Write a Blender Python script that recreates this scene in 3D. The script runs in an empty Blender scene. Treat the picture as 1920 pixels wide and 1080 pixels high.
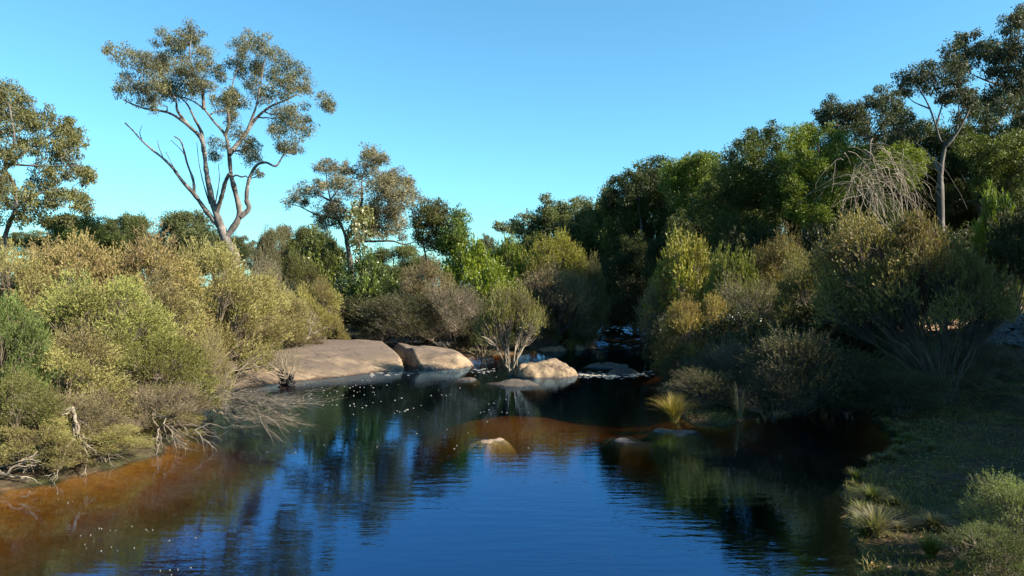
import bpy, math, random
import numpy as np
from mathutils import Vector, noise as mnoise

# ------------------------------------------------------------------ camera, sky, sun, exposure
scene = bpy.context.scene
F = 1450.0          # focal length in photograph pixels (1920 wide)
CAM_H = 2.8
cam_d = bpy.data.cameras.new('camera'); cam = bpy.data.objects.new('camera', cam_d)
scene.collection.objects.link(cam); scene.camera = cam
cam.location = (0, 0, CAM_H); cam.rotation_euler = (math.radians(90), 0, 0)
cam_d.sensor_width = 36.0; cam_d.lens = F / 1920 * 36.0
cam_d.clip_start = 0.1; cam_d.clip_end = 3000

SUN_EL, SUN_AZ = math.radians(32), math.radians(108)      # azimuth clockwise from the view direction (+Y)
world = bpy.data.worlds.new('World'); scene.world = world; world.use_nodes = True
wn = world.node_tree.nodes; wl = world.node_tree.links; wn.clear()
sky = wn.new('ShaderNodeTexSky'); sky.sky_type = 'NISHITA'; sky.sun_disc = False
sky.sun_elevation = SUN_EL; sky.sun_rotation = SUN_AZ
sky.altitude = 0; sky.air_density = 1.0; sky.dust_density = 0.6; sky.ozone_density = 1.0
wb = wn.new('ShaderNodeMixRGB'); wb.blend_type = 'MULTIPLY'; wb.inputs[0].default_value = 1.0
wb.inputs[2].default_value = (0.49, 0.95, 1.08, 1)       # the photograph's cyan white balance
bg = wn.new('ShaderNodeBackground'); bg.inputs[1].default_value = 0.068
wo = wn.new('ShaderNodeOutputWorld')
wl.new(sky.outputs[0], wb.inputs[1]); wl.new(wb.outputs[0], bg.inputs[0]); wl.new(bg.outputs[0], wo.inputs[0])

sd = bpy.data.lights.new('sun', 'SUN'); sd.energy = 5.0; sd.angle = math.radians(0.5); sd.color = (1.0, 0.90, 0.74)
sun = bpy.data.objects.new('sun', sd); scene.collection.objects.link(sun)
sun_dir = Vector((math.sin(SUN_AZ) * math.cos(SUN_EL), math.cos(SUN_AZ) * math.cos(SUN_EL), math.sin(SUN_EL)))
sun.rotation_euler = sun_dir.to_track_quat('Z', 'Y').to_euler(); sun.location = sun_dir * 60

vs = scene.view_settings
vs.view_transform = 'Standard'; vs.look = 'None'; vs.gamma = 1.0; vs.exposure = 1.72; vs.use_curve_mapping = False
scene.cycles.max_bounces = 8; scene.cycles.diffuse_bounces = 2; scene.cycles.glossy_bounces = 2
scene.cycles.transmission_bounces = 3; scene.cycles.transparent_max_bounces = 12
scene.cycles.caustics_reflective = False; scene.cycles.caustics_refractive = False
scene.cycles.use_denoising = True

rng = np.random.default_rng(11); random.seed(11)
COL = scene.collection

# ------------------------------------------------------------------ helpers
def P(px, py, D):
    """photograph pixel at distance D (metres ahead of the camera) -> world point"""
    return np.array([(px - 960) / F * D, D, CAM_H + (540 - py) / F * D])

class MB:
    def __init__(s): s.v = []; s.f3 = []; s.f4 = []; s.t = []; s.n = 0
    def add(s, v, f3=None, f4=None, t=0.5):
        v = np.asarray(v, float)
        if f3 is not None and len(f3): s.f3.append(np.asarray(f3, np.int64) + s.n)
        if f4 is not None and len(f4): s.f4.append(np.asarray(f4, np.int64) + s.n)
        s.v.append(v); s.t.append(np.broadcast_to(np.asarray(t, float), (len(v),))); s.n += len(v)
    def mesh(s, name, mat, smooth=False):
        me = bpy.data.meshes.new(name)
        v = np.concatenate(s.v) if s.v else np.zeros((0, 3))
        a3 = np.concatenate(s.f3) if s.f3 else np.zeros((0, 3), np.int64)
        a4 = np.concatenate(s.f4) if s.f4 else np.zeros((0, 4), np.int64)
        me.vertices.add(len(v)); me.vertices.foreach_set('co', v.astype(np.float32).ravel())
        loops = np.concatenate([a3.ravel(), a4.ravel()])
        me.loops.add(len(loops)); me.loops.foreach_set('vertex_index', loops.astype(np.int32))
        st = np.concatenate([np.arange(len(a3)) * 3, len(a3) * 3 + np.arange(len(a4)) * 4])
        me.polygons.add(len(st)); me.polygons.foreach_set('loop_start', st.astype(np.int32))
        me.polygons.foreach_set('use_smooth', np.full(len(st), smooth, bool))
        at = me.attributes.new('tint', 'FLOAT', 'POINT')
        at.data.foreach_set('value', np.concatenate(s.t).astype(np.float32) if s.t else np.zeros(0, np.float32))
        me.materials.append(mat); me.update(calc_edges=True)
        return me

def link(name, me, parent=None, color=None):
    o = bpy.data.objects.new(name, me); COL.objects.link(o)
    if parent is not None: o.parent = parent
    if color is not None: o.color = (*color, 1)
    return o
def tag(o, label=None, cat=None, group=None, kind=None):
    if label: o['label'] = label
    if cat: o['category'] = cat
    if group: o['group'] = group
    if kind: o['kind'] = kind
    return o
def empty(name, loc=(0, 0, 0), rz=0):
    o = bpy.data.objects.new(name, None); COL.objects.link(o); o.location = loc; o.rotation_euler = (0, 0, rz)
    o.empty_display_size = 0.2
    return o
def copy_thing(src, loc, rz, scale, color):
    r = src.copy(); COL.objects.link(r); r.location = loc; r.rotation_euler = (0, 0, rz); r.scale = scale
    for ch in src.children:
        c = ch.copy(); COL.objects.link(c); c.parent = r
        if ch.name.startswith(('foliage', 'crown')): c.color = (*color, 1)
    return r

def unit(a): return a / np.maximum(np.linalg.norm(a, axis=-1, keepdims=True), 1e-9)

def tube(mb, pts, rad, k=6, t=0.5, g=None):
    pts = np.asarray(pts, float); n = len(pts); rad = np.broadcast_to(np.asarray(rad, float), (n,))
    tan = np.gradient(pts, axis=0); tan = unit(tan)
    ref = np.array([0.31, 0.93, 0.19]) if abs(tan[:, 2]).mean() > 0.6 else np.array([0.1, 0.2, 0.97])
    u = unit(np.cross(tan, ref)); w = np.cross(tan, u)
    a = np.arange(k) * 2 * math.pi / k
    ring = pts[:, None] + rad[:, None, None] * (np.cos(a)[None, :, None] * u[:, None] + np.sin(a)[None, :, None] * w[:, None])
    i = np.arange(n - 1)[:, None] * k; j = np.arange(k)[None]; j2 = (j + 1) % k
    f = np.stack([i + j, i + j2, i + k + j2, i + k + j], -1).reshape(-1, 4)
    mb.add(ring.reshape(-1, 3), f4=f, t=t)

def leaves(mb, p, d, L, W, t, rg, keep=False):
    """rhombic leaves at p along d"""
    n = len(p)
    if n == 0: return
    ln = np.linalg.norm(d, axis=1, keepdims=True) if keep else 1.0
    d = unit(d) * np.minimum(ln, 1.3); s = unit(np.cross(d, rg.normal(size=(n, 3))))
    L = np.broadcast_to(L, (n,))[:, None]; W = np.broadcast_to(W, (n,))[:, None]
    m = p + d * L * 0.45
    v = np.stack([p, m + s * W * 0.5, p + d * L, m - s * W * 0.5], 1).reshape(-1, 3)
    f = np.arange(n)[:, None] * 4 + np.arange(4)[None]
    mb.add(v, f4=f, t=np.repeat(np.broadcast_to(t, (n,)), 4))

def curve(a, b, n=6, bend=0.15, sag=0.0, rg=rng):
    a = np.asarray(a, float); b = np.asarray(b, float); L = np.linalg.norm(b - a)
    t = np.linspace(0, 1, n)[:, None]
    off = rg.normal(size=3) * bend * L; off2 = rg.normal(size=(n, 3)) * 0.03 * L
    off2[0] = 0; off2[-1] = 0
    return a + (b - a) * t + np.sin(math.pi * t) * (off + np.array([0, 0, -sag * L])) + off2

# ------------------------------------------------------------------ materials
def new_mat(name):
    m = bpy.data.materials.new(name); m.use_nodes = True; nt = m.node_tree; nt.nodes.clear()
    out = nt.nodes.new('ShaderNodeOutputMaterial'); return m, nt, out
def N(nt, t, **kw):
    n = nt.nodes.new(t)
    for k, v in kw.items(): setattr(n, k, v)
    return n
def ramp(nt, fac, stops, interp='LINEAR'):
    r = N(nt, 'ShaderNodeValToRGB'); r.color_ramp.interpolation = interp
    e = r.color_ramp.elements
    while len(e) < len(stops): e.new(0.5)
    for el, (p, c) in zip(e, stops): el.position = p; el.color = (*c, 1) if len(c) == 3 else c
    nt.links.new(fac, r.inputs[0]); return r.outputs[0]
def noise(nt, scale, detail=4, rough=0.55, coord=None, sc=None):
    n = N(nt, 'ShaderNodeTexNoise'); n.inputs['Scale'].default_value = scale
    n.inputs['Detail'].default_value = detail; n.inputs['Roughness'].default_value = rough
    if coord is None:
        g = N(nt, 'ShaderNodeNewGeometry'); coord = g.outputs['Position']
    if sc:
        mp = N(nt, 'ShaderNodeMapping'); mp.inputs['Scale'].default_value = sc
        nt.links.new(coord, mp.inputs[0]); coord = mp.outputs[0]
    nt.links.new(coord, n.inputs['Vector']); return n.outputs[0]
def mix(nt, fac, a, b, mode='MIX'):
    m = N(nt, 'ShaderNodeMixRGB', blend_type=mode)
    for i, x in enumerate((fac, a, b)):
        if hasattr(x, 'is_linked'): nt.links.new(x, m.inputs[i])
        elif i == 0: m.inputs[0].default_value = x
        else: m.inputs[i].default_value = (*x, 1)
    return m.outputs[0]

def leaf_mat(name, lo=(0.55, 0.55, 0.6), hi=(1.5, 1.4, 1.1), trans=0.3, rough=0.55, spec=0.25):
    m, nt, out = new_mat(name)
    oi = N(nt, 'ShaderNodeObjectInfo'); at = N(nt, 'ShaderNodeAttribute', attribute_name='tint')
    tone = ramp(nt, at.outputs['Fac'], [(0.0, lo), (1.0, hi)])
    col = mix(nt, 1.0, oi.outputs['Color'], tone, 'MULTIPLY')
    b = N(nt, 'ShaderNodeBsdfPrincipled'); b.inputs['Roughness'].default_value = rough
    b.inputs['Specular IOR Level'].default_value = spec
    nt.links.new(col, b.inputs['Base Color'])
    tr = N(nt, 'ShaderNodeBsdfTranslucent')
    tc = mix(nt, 1.0, col, (1.15, 1.3, 0.55), 'MULTIPLY'); nt.links.new(tc, tr.inputs[0])
    ms = N(nt, 'ShaderNodeMixShader'); ms.inputs[0].default_value = trans
    nt.links.new(b.outputs[0], ms.inputs[1]); nt.links.new(tr.outputs[0], ms.inputs[2])
    nt.links.new(ms.outputs[0], out.inputs[0]); return m
def bark_mat(name, c1, c2, c3, scale=3.0):
    m, nt, out = new_mat(name)
    b = N(nt, 'ShaderNodeBsdfPrincipled'); b.inputs['Roughness'].default_value = 0.85
    f = noise(nt, scale, 6, 0.65, sc=(1, 1, 0.3))
    c = ramp(nt, f, [(0.32, c1), (0.5, c2), (0.68, c3)])
    nt.links.new(c, b.inputs['Base Color'])
    bp = N(nt, 'ShaderNodeBump'); bp.inputs['Strength'].default_value = 0.5; bp.inputs['Distance'].default_value = 0.05
    nt.links.new(f, bp.inputs['Height']); nt.links.new(bp.outputs[0], b.inputs['Normal'])
    nt.links.new(b.outputs[0], out.inputs[0]); return m

M = {}
M['gum_leaf'] = leaf_mat('gum_leaf', trans=0.25, rough=0.55, spec=0.18)
M['shrub_leaf'] = leaf_mat('shrub_leaf', lo=(0.6, 0.5, 0.5), hi=(1.45, 1.45, 1.15), trans=0.3)
M['glossy_leaf'] = leaf_mat('glossy_leaf', trans=0.3, rough=0.38, spec=0.5)
M['gum_bark'] = bark_mat('gum_bark', (0.028, 0.022, 0.018), (0.10, 0.085, 0.075), (0.20, 0.175, 0.158), 2.6)
M['dark_bark'] = bark_mat('dark_bark', (0.035, 0.028, 0.022), (0.075, 0.06, 0.048), (0.13, 0.105, 0.085), 3)
M['stem_bark'] = bark_mat('stem_bark', (0.07, 0.05, 0.035), (0.15, 0.115, 0.08), (0.24, 0.19, 0.14), 5)
M['dead_wood'] = bark_mat('dead_wood', (0.11, 0.085, 0.06), (0.19, 0.155, 0.115), (0.29, 0.245, 0.19), 6)
M['wet_wood'] = bark_mat('wet_wood', (0.006, 0.005, 0.004), (0.014, 0.011, 0.009), (0.03, 0.024, 0.018), 8)

def rock_mat(name, base, pale, dark, stain=0.5, wet=True, weather=False):
    m, nt, out = new_mat(name)
    b = N(nt, 'ShaderNodeBsdfPrincipled')
    big = noise(nt, 0.7, 6, 0.62); mid = noise(nt, 3.4, 7, 0.68); fine = noise(nt, 38, 4, 0.7)
    c = ramp(nt, mid, [(0.36, dark), (0.48, base), (0.64, pale)])
    c = mix(nt, ramp(nt, noise(nt, 1.6, 8, 0.72), [(0.40, (0, 0, 0)), (0.62, (0.75, 0.75, 0.75))]), c, dark)
    st = ramp(nt, big, [(stain - 0.06, (0, 0, 0)), (stain + 0.10, (1, 1, 1))])
    g = N(nt, 'ShaderNodeNewGeometry'); nz = N(nt, 'ShaderNodeSeparateXYZ'); nt.links.new(g.outputs['Normal'], nz.inputs[0])
    up = ramp(nt, nz.outputs[2], [(0.86, (0, 0, 0)), (0.985, (1, 1, 1))])     # lichen and litter settle on flat tops
    stf = mix(nt, 1.0, st, up, 'MULTIPLY')
    c = mix(nt, stf, c, (0.075, 0.056, 0.042))
    if weather:     # above the flood line the granite is weathered brown, below it the water keeps it clean
        pz = N(nt, 'ShaderNodeSeparateXYZ'); nt.links.new(g.outputs['Position'], pz.inputs[0])
        wz = N(nt, 'ShaderNodeMath', operation='MULTIPLY_ADD'); nt.links.new(noise(nt, 1.1, 7, 0.7, sc=(1, 1, 2.5)), wz.inputs[0]); wz.inputs[1].default_value = 0.9; nt.links.new(pz.outputs[2], wz.inputs[2])
        c = mix(nt, ramp(nt, wz.outputs[0], [(0.78, (0, 0, 0)), (1.0, (0.75, 0.75, 0.75))]), c, (0.115, 0.085, 0.066))
        vo = N(nt, 'ShaderNodeTexVoronoi', feature='DISTANCE_TO_EDGE'); vo.inputs['Scale'].default_value = 0.62
        wv = N(nt, 'ShaderNodeVectorMath', operation='MULTIPLY_ADD'); nz2 = N(nt, 'ShaderNodeTexNoise'); nz2.inputs['Scale'].default_value = 1.3; nz2.inputs['Detail'].default_value = 5
        nt.links.new(g.outputs['Position'], nz2.inputs['Vector']); nt.links.new(nz2.outputs['Color'], wv.inputs[0]); wv.inputs[1].default_value = (1.4, 1.4, 1.4); nt.links.new(g.outputs['Position'], wv.inputs[2])
        nt.links.new(wv.outputs[0], vo.inputs['Vector'])
        c = mix(nt, 1.0, c, ramp(nt, vo.outputs['Distance'], [(0.003, (0.55, 0.5, 0.46)), (0.02, (1, 1, 1))]), 'MULTIPLY')
    c = mix(nt, 0.7, c, ramp(nt, fine, [(0.3, (0.55, 0.52, 0.5)), (0.7, (1.35, 1.3, 1.25))]), 'MULTIPLY')
    if wet:   # tannin tide mark and wet foot at the waterline
        px = N(nt, 'ShaderNodeSeparateXYZ'); nt.links.new(g.outputs['Position'], px.inputs[0])
        j = N(nt, 'ShaderNodeMath', operation='MULTIPLY_ADD'); nt.links.new(mid, j.inputs[0]); j.inputs[1].default_value = 0.16; nt.links.new(px.outputs[2], j.inputs[2])
        w = ramp(nt, j.outputs[0], [(0.075, (0.38, 0.27, 0.17)), (0.13, (1, 1, 1))])
        c = mix(nt, 1.0, c, w, 'MULTIPLY')
        r = ramp(nt, j.outputs[0], [(0.09, (0.35, 0.35, 0.35)), (0.14, (0.85, 0.85, 0.85))]); nt.links.new(r, b.inputs['Roughness'])
    else: b.inputs['Roughness'].default_value = 0.85
    nt.links.new(c, b.inputs['Base Color'])
    h = mix(nt, 0.4, mid, fine)
    bp = N(nt, 'ShaderNodeBump'); bp.inputs['Strength'].default_value = 0.8; bp.inputs['Distance'].default_value = 0.09
    nt.links.new(h, bp.inputs['Height']); nt.links.new(bp.outputs[0], b.inputs['Normal'])
    nt.links.new(b.outputs[0], out.inputs[0]); return m
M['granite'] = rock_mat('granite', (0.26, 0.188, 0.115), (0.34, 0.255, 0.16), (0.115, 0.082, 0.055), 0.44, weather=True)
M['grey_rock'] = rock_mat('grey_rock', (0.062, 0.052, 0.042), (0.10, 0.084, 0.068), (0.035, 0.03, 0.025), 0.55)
M['pale_rock'] = rock_mat('pale_rock', (0.26, 0.20, 0.13), (0.32, 0.26, 0.18), (0.18, 0.12, 0.08), 0.8, wet=False)
M['cobble'] = rock_mat('cobble', (0.07, 0.07, 0.075), (0.12, 0.12, 0.125), (0.035, 0.035, 0.04), 0.9, wet=False)

def ground_mat():
    m, nt, out = new_mat('ground')
    b = N(nt, 'ShaderNodeBsdfPrincipled'); b.inputs['Roughness'].default_value = 0.95; b.inputs['Specular IOR Level'].default_value = 0.1
    a = noise(nt, 0.5, 6, 0.65); c = noise(nt, 7, 6, 0.7)
    lit = ramp(nt, c, [(0.3, (0.022, 0.016, 0.010)), (0.5, (0.05, 0.036, 0.022)), (0.7, (0.095, 0.07, 0.044))])
    gr = ramp(nt, c, [(0.3, (0.015, 0.02, 0.007)), (0.7, (0.04, 0.05, 0.014))])
    col = mix(nt, ramp(nt, a, [(0.45, (0, 0, 0)), (0.6, (1, 1, 1))]), lit, gr)
    g = N(nt, 'ShaderNodeNewGeometry'); s = N(nt, 'ShaderNodeSeparateXYZ'); nt.links.new(g.outputs['Position'], s.inputs[0])
    ma = N(nt, 'ShaderNodeMath', operation='MULTIPLY_ADD'); nt.links.new(a, ma.inputs[0]); ma.inputs[1].default_value = 0.25; nt.links.new(s.outputs[2], ma.inputs[2])
    sand = ramp(nt, c, [(0.3, (0.17, 0.085, 0.03)), (0.7, (0.32, 0.175, 0.065))])
    sf = ramp(nt, ma.outputs[0], [(0.07, (1, 1, 1)), (0.125, (0, 0, 0))])
    col = mix(nt, sf, col, sand); nt.links.new(col, b.inputs['Base Color'])
    bp = N(nt, 'ShaderNodeBump'); bp.inputs['Strength'].default_value = 0.7; bp.inputs['Distance'].default_value = 0.05
    nt.links.new(c, bp.inputs['Height']); nt.links.new(bp.outputs[0], b.inputs['Normal'])
    nt.links.new(b.outputs[0], out.inputs[0]); return m
M['ground'] = ground_mat()

def water_mat():
    m, nt, out = new_mat('water')
    g = N(nt, 'ShaderNodeNewGeometry')
    w1 = noise(nt, 3.0, 3, 0.5, g.outputs['Position'], (0.45, 1.7, 1)); w2 = noise(nt, 13, 2, 0.5, g.outputs['Position'], (0.5, 1.3, 1))
    calm = noise(nt, 0.16, 2, 0.5, g.outputs['Position'])
    cf = ramp(nt, calm, [(0.38, (0.3, 0.3, 0.3)), (0.62, (1, 1, 1))])
    h = mix(nt, 0.22, w1, w2)
    st = N(nt, 'ShaderNodeMath', operation='MULTIPLY'); nt.links.new(cf, st.inputs[0]); st.inputs[1].default_value = 0.13
    sp = N(nt, 'ShaderNodeSeparateXYZ'); nt.links.new(g.outputs['Position'], sp.inputs[0])
    rf = N(nt, 'ShaderNodeMapRange', interpolation_type='SMOOTHSTEP'); nt.links.new(sp.outputs[1], rf.inputs[0])
    for k, v in zip((1, 2, 3, 4), (31.0, 36.0, 0.0, 0.55)): rf.inputs[k].default_value = v      # riffle upstream
    sa = N(nt, 'ShaderNodeMath', operation='ADD'); nt.links.new(st.outputs[0], sa.inputs[0]); nt.links.new(rf.outputs[0], sa.inputs[1])
    bp = N(nt, 'ShaderNodeBump'); bp.inputs['Distance'].default_value = 0.045
    nt.links.new(sa.outputs[0], bp.inputs['Strength']); nt.links.new(h, bp.inputs['Height'])
    fr = N(nt, 'ShaderNodeFresnel'); io = N(nt, 'ShaderNodeMath', operation='MULTIPLY_ADD'); nt.links.new(g.outputs['Backfacing'], io.inputs[0])
    io.inputs[1].default_value = 1 / 2.9 - 2.9; io.inputs[2].default_value = 2.9; nt.links.new(io.outputs[0], fr.inputs['IOR'])   # same loss in both directions (no refraction)
    nt.links.new(bp.outputs[0], fr.inputs['Normal'])
    gl = N(nt, 'ShaderNodeBsdfGlossy'); gl.inputs['Roughness'].default_value = 0.02; gl.inputs[0].default_value = (0.34, 0.62, 1.0, 1); nt.links.new(bp.outputs[0], gl.inputs['Normal'])
    tr = N(nt, 'ShaderNodeBsdfTransparent'); tr.inputs[0].default_value = (0.95, 0.93, 0.88, 1)
    ms = N(nt, 'ShaderNodeMixShader'); nt.links.new(fr.outputs[0], ms.inputs[0])
    nt.links.new(tr.outputs[0], ms.inputs[1]); nt.links.new(gl.outputs[0], ms.inputs[2])
    nt.links.new(ms.outputs[0], out.inputs['Surface'])
    va = N(nt, 'ShaderNodeVolumeAbsorption'); va.inputs[0].default_value = (0.78, 0.71, 0.42, 1); va.inputs[1].default_value = 5.0
    nt.links.new(va.outputs[0], out.inputs['Volume']); return m
M['water'] = water_mat()
def plain(name, c, rough=0.8):
    m, nt, out = new_mat(name); b = N(nt, 'ShaderNodeBsdfPrincipled'); b.inputs['Roughness'].default_value = rough
    f = noise(nt, 9, 4, 0.6); cc = ramp(nt, f, [(0.3, tuple(x * 0.75 for x in c)), (0.7, tuple(min(1, x * 1.2) for x in c))])
    nt.links.new(cc, b.inputs['Base Color']); nt.links.new(b.outputs[0], out.inputs[0]); return m
M['foam'] = plain('foam', (0.30, 0.27, 0.22)); M['sand_path'] = plain('sand_path', (0.36, 0.22, 0.12), 0.95)

# ------------------------------------------------------------------ terrain
RIVER = np.array([(-9, -8), (-8.5, 4), (-7.6, 9), (-7.0, 10.8), (-6.4, 11.6), (-6.0, 13), (-6.3, 14.5), (-7.8, 16.5), (-9.2, 18.8),
    (-10.3, 21.2), (-8.2, 23.2), (-7.2, 24.6), (-5.8, 27), (-4.4, 29), (-2.6, 29.8), (-1.5, 29.5), (-1.8, 31), (-0.6, 32.6), (0.9, 33.4), (2.2, 35), (3.2, 38),
    (4.0, 43), (4.8, 50), (6, 58), (7.5, 70), (10, 70), (8.2, 58), (7.6, 50), (7.4, 42), (7, 36), (6.2, 30), (5.2, 26), (4.6, 23.5), (4.2, 20), (3.7, 17.6),
    (3.7, 16), (4.3, 15.7), (5.2, 16.6), (6.2, 18.0), (7.2, 18.4), (7.8, 17.7), (7.7, 16.2),
    (7.0, 13.9), (5.8, 12.2), (4.7, 11), (4.1, 9.6), (3.7, 8.3), (3.3, 7.3), (3.2, 4), (3.5, -8)], float)
def sdist(x, y, poly=RIVER):
    """signed distance to the river outline, positive on land"""
    x = np.atleast_1d(np.asarray(x, float)); y = np.atleast_1d(np.asarray(y, float))
    d = np.full(x.shape, 1e9); inside = np.zeros(x.shape, bool)
    for (ax, ay), (bx, by) in zip(poly, np.roll(poly, -1, 0)):
        ex, ey = bx - ax, by - ay
        t = np.clip(((x - ax) * ex + (y - ay) * ey) / (ex * ex + ey * ey), 0, 1)
        d = np.minimum(d, np.hypot(x - ax - t * ex, y - ay - t * ey))
        c = ((ay > y) != (by > y))
        with np.errstate(divide='ignore', invalid='ignore'):
            xi = ex * (y - ay) / (ey if ey != 0 else 1e-9) + ax
        inside ^= c & (x < xi)
    return np.where(inside, -d, d)
def wob(x, y, s=1.0, seed=0.0):
    return (np.sin(x * 1.3 * s + 1.7 + seed) * np.cos(y * 1.1 * s + 0.4 + seed) + 0.5 * np.sin(x * 2.9 * s + y * 2.3 * s + seed) + 0.3 * np.cos(x * 5.7 * s - y * 4.9 * s + 2 * seed)) / 1.8
def height(x, y):
    x = np.atleast_1d(np.asarray(x, float)); y = np.atleast_1d(np.asarray(y, float))
    d = sdist(x, y)
    deep = np.where((x > 1.5) & (y < 14), 0.06 + 0.75 * np.minimum(-d, 2.6), 0.06 + 0.30 * np.minimum(-d, 6.5))
    shoal = np.exp(-(((x + 0.3) / 2.6) ** 2 + ((y - 16.4) / 4.0) ** 2) ** 1.5)
    deep = np.where(d < 0, deep * (1 - 0.88 * shoal), 0)
    shoal2 = np.exp(-(((x + 6.2) / 2.6) ** 2 + ((y - 9.5) / 4.5) ** 2))
    deep = deep * (1 - 0.55 * shoal2)
    up = (y > 36) & (d < 0)
    deep = np.where(up, np.minimum(deep, 0.25), deep)
    land = 0.05 + 0.10 * np.minimum(d, 3) + 0.055 * np.clip(d - 3, 0, 40) + 0.004 * np.clip(d - 43, 0, 200)
    land = land + np.where((x > 9) & (y > 21), 0.10 * np.clip(d - 3.5, 0, 18), 0)
    lawn = (x > 3) & (y < 19)
    land = np.where(lawn, 0.05 + 0.075 * np.minimum(d, 12) + 0.06 * np.clip(d - 12, 0, 40), land)
    islet = (x > 3) & (x < 11) & (y > 15.5) & (y < 32)
    land = np.where(islet, 0.05 + 0.06 * np.minimum(d, 6), land)
    z = np.where(d < 0, -deep, land)
    amp = np.where(d < 0, 0.05, np.clip(d * 0.06, 0.012, 0.25))
    return z + amp * wob(x, y, 0.9)
def gz(x, y): return float(height(x, y)[0])

def axis(parts):
    a = []
    for lo, hi, st in parts: a += list(np.arange(lo, hi, st))
    a.append(parts[-1][1]); return np.array(a)
gx = axis([(-600, -120, 40), (-120, -40, 8), (-40, -14, 1.2), (-14, 14, 0.22), (14, 40, 0.8), (40, 120, 8), (120, 600, 40)])
gy = axis([(-60, -9, 6), (-9, 4, 1), (4, 30, 0.24), (30, 60, 0.6), (60, 140, 6), (140, 1200, 60)])
X, Y = np.meshgrid(gx, gy); Z = height(X.ravel(), Y.ravel())
nx, ny = len(gx), len(gy)
i = np.arange(ny - 1)[:, None] * nx + np.arange(nx - 1)[None]
mb = MB(); mb.add(np.stack([X.ravel(), Y.ravel(), Z], 1), f4=np.stack([i, i + 1, i + nx + 1, i + nx], -1).reshape(-1, 4))
tag(link('ground', mb.mesh('ground', M['ground'], True)), kind='structure')

# water body: closed box so that the tannin absorbs with depth
mb = MB(); x0, x1, y0, y1, zb = -30, 30, -20, 90, -4
mb.add([(x0, y0, zb), (x1, y0, zb), (x1, y1, zb), (x0, y1, zb), (x0, y0, 0), (x1, y0, 0), (x1, y1, 0), (x0, y1, 0)],
       f4=[(3, 2, 1, 0), (4, 5, 6, 7), (0, 1, 5, 4), (1, 2, 6, 5), (2, 3, 7, 6), (3, 0, 4, 7)])
tag(link('river', mb.mesh('river', M['water'])), kind='structure')

# riffle: choppy water running down to the pool from the head of the stream
m, nt, out = new_mat('riffle_water')
fr = N(nt, 'ShaderNodeFresnel'); fr.inputs['IOR'].default_value = 2.2
gl = N(nt, 'ShaderNodeBsdfGlossy'); gl.inputs['Roughness'].default_value = 0.03; gl.inputs[0].default_value = (0.5, 0.75, 1.0, 1)
df = N(nt, 'ShaderNodeBsdfDiffuse'); df.inputs[0].default_value = (0.02, 0.012, 0.006, 1)
ms = N(nt, 'ShaderNodeMixShader'); nt.links.new(fr.outputs[0], ms.inputs[0]); nt.links.new(df.outputs[0], ms.inputs[1]); nt.links.new(gl.outputs[0], ms.inputs[2]); nt.links.new(ms.outputs[0], out.inputs[0])
M['riffle'] = m
rx = np.arange(2.4, 8.4, 0.09); ry = np.arange(34.5, 56, 0.09); XX, YY = np.meshgrid(rx, ry)
hh = np.array([mnoise.fractal(Vector((a * 0.8, b * 1.7, 0.0)), 0.9, 2.0, 4) for a, b in zip(XX.ravel(), YY.ravel())])
zz = -0.03 + 0.022 * np.clip(YY.ravel() - 34.5, 0, 14) + 0.14 * hh * np.clip((YY.ravel() - 34.5) / 2, 0, 1)
okv = sdist(XX.ravel(), YY.ravel()) < 0.25; nxr = len(rx)
q = (np.arange(len(ry) - 1)[:, None] * nxr + np.arange(nxr - 1)[None]).ravel(); quad = np.stack([q, q + 1, q + nxr + 1, q + nxr], 1); quad = quad[okv[quad].all(1)]
us = np.unique(quad); rmp = np.full(len(zz), -1); rmp[us] = np.arange(len(us))
mb = MB(); mb.add(np.stack([XX.ravel(), YY.ravel(), zz], 1)[us], f4=rmp[quad]); tag(link('stream_water', mb.mesh('stream_water', M['riffle'], True)), kind='structure')

# sandy path on the right-hand slope
mb = MB(); pv = []
for k, t in enumerate(np.linspace(0, 1, 40)):
    x = 15.5 + 16 * t; y = 28.5 + 2.0 * math.sin(t * 2.2) + 0.15 * math.sin(t * 30); w = 0.8 + 0.15 * math.sin(t * 17)
    for s in np.linspace(-1, 1, 6): pv.append((x, y + s * w, gz(x, y + s * w) + 0.03))
q = np.arange(39)[:, None] * 6 + np.arange(5)[None]
mb.add(pv, f4=np.stack([q, q + 6, q + 7, q + 1], -1).reshape(-1, 4)); tag(link('path', mb.mesh('path', M['sand_path'], True)), kind='structure')

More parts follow.
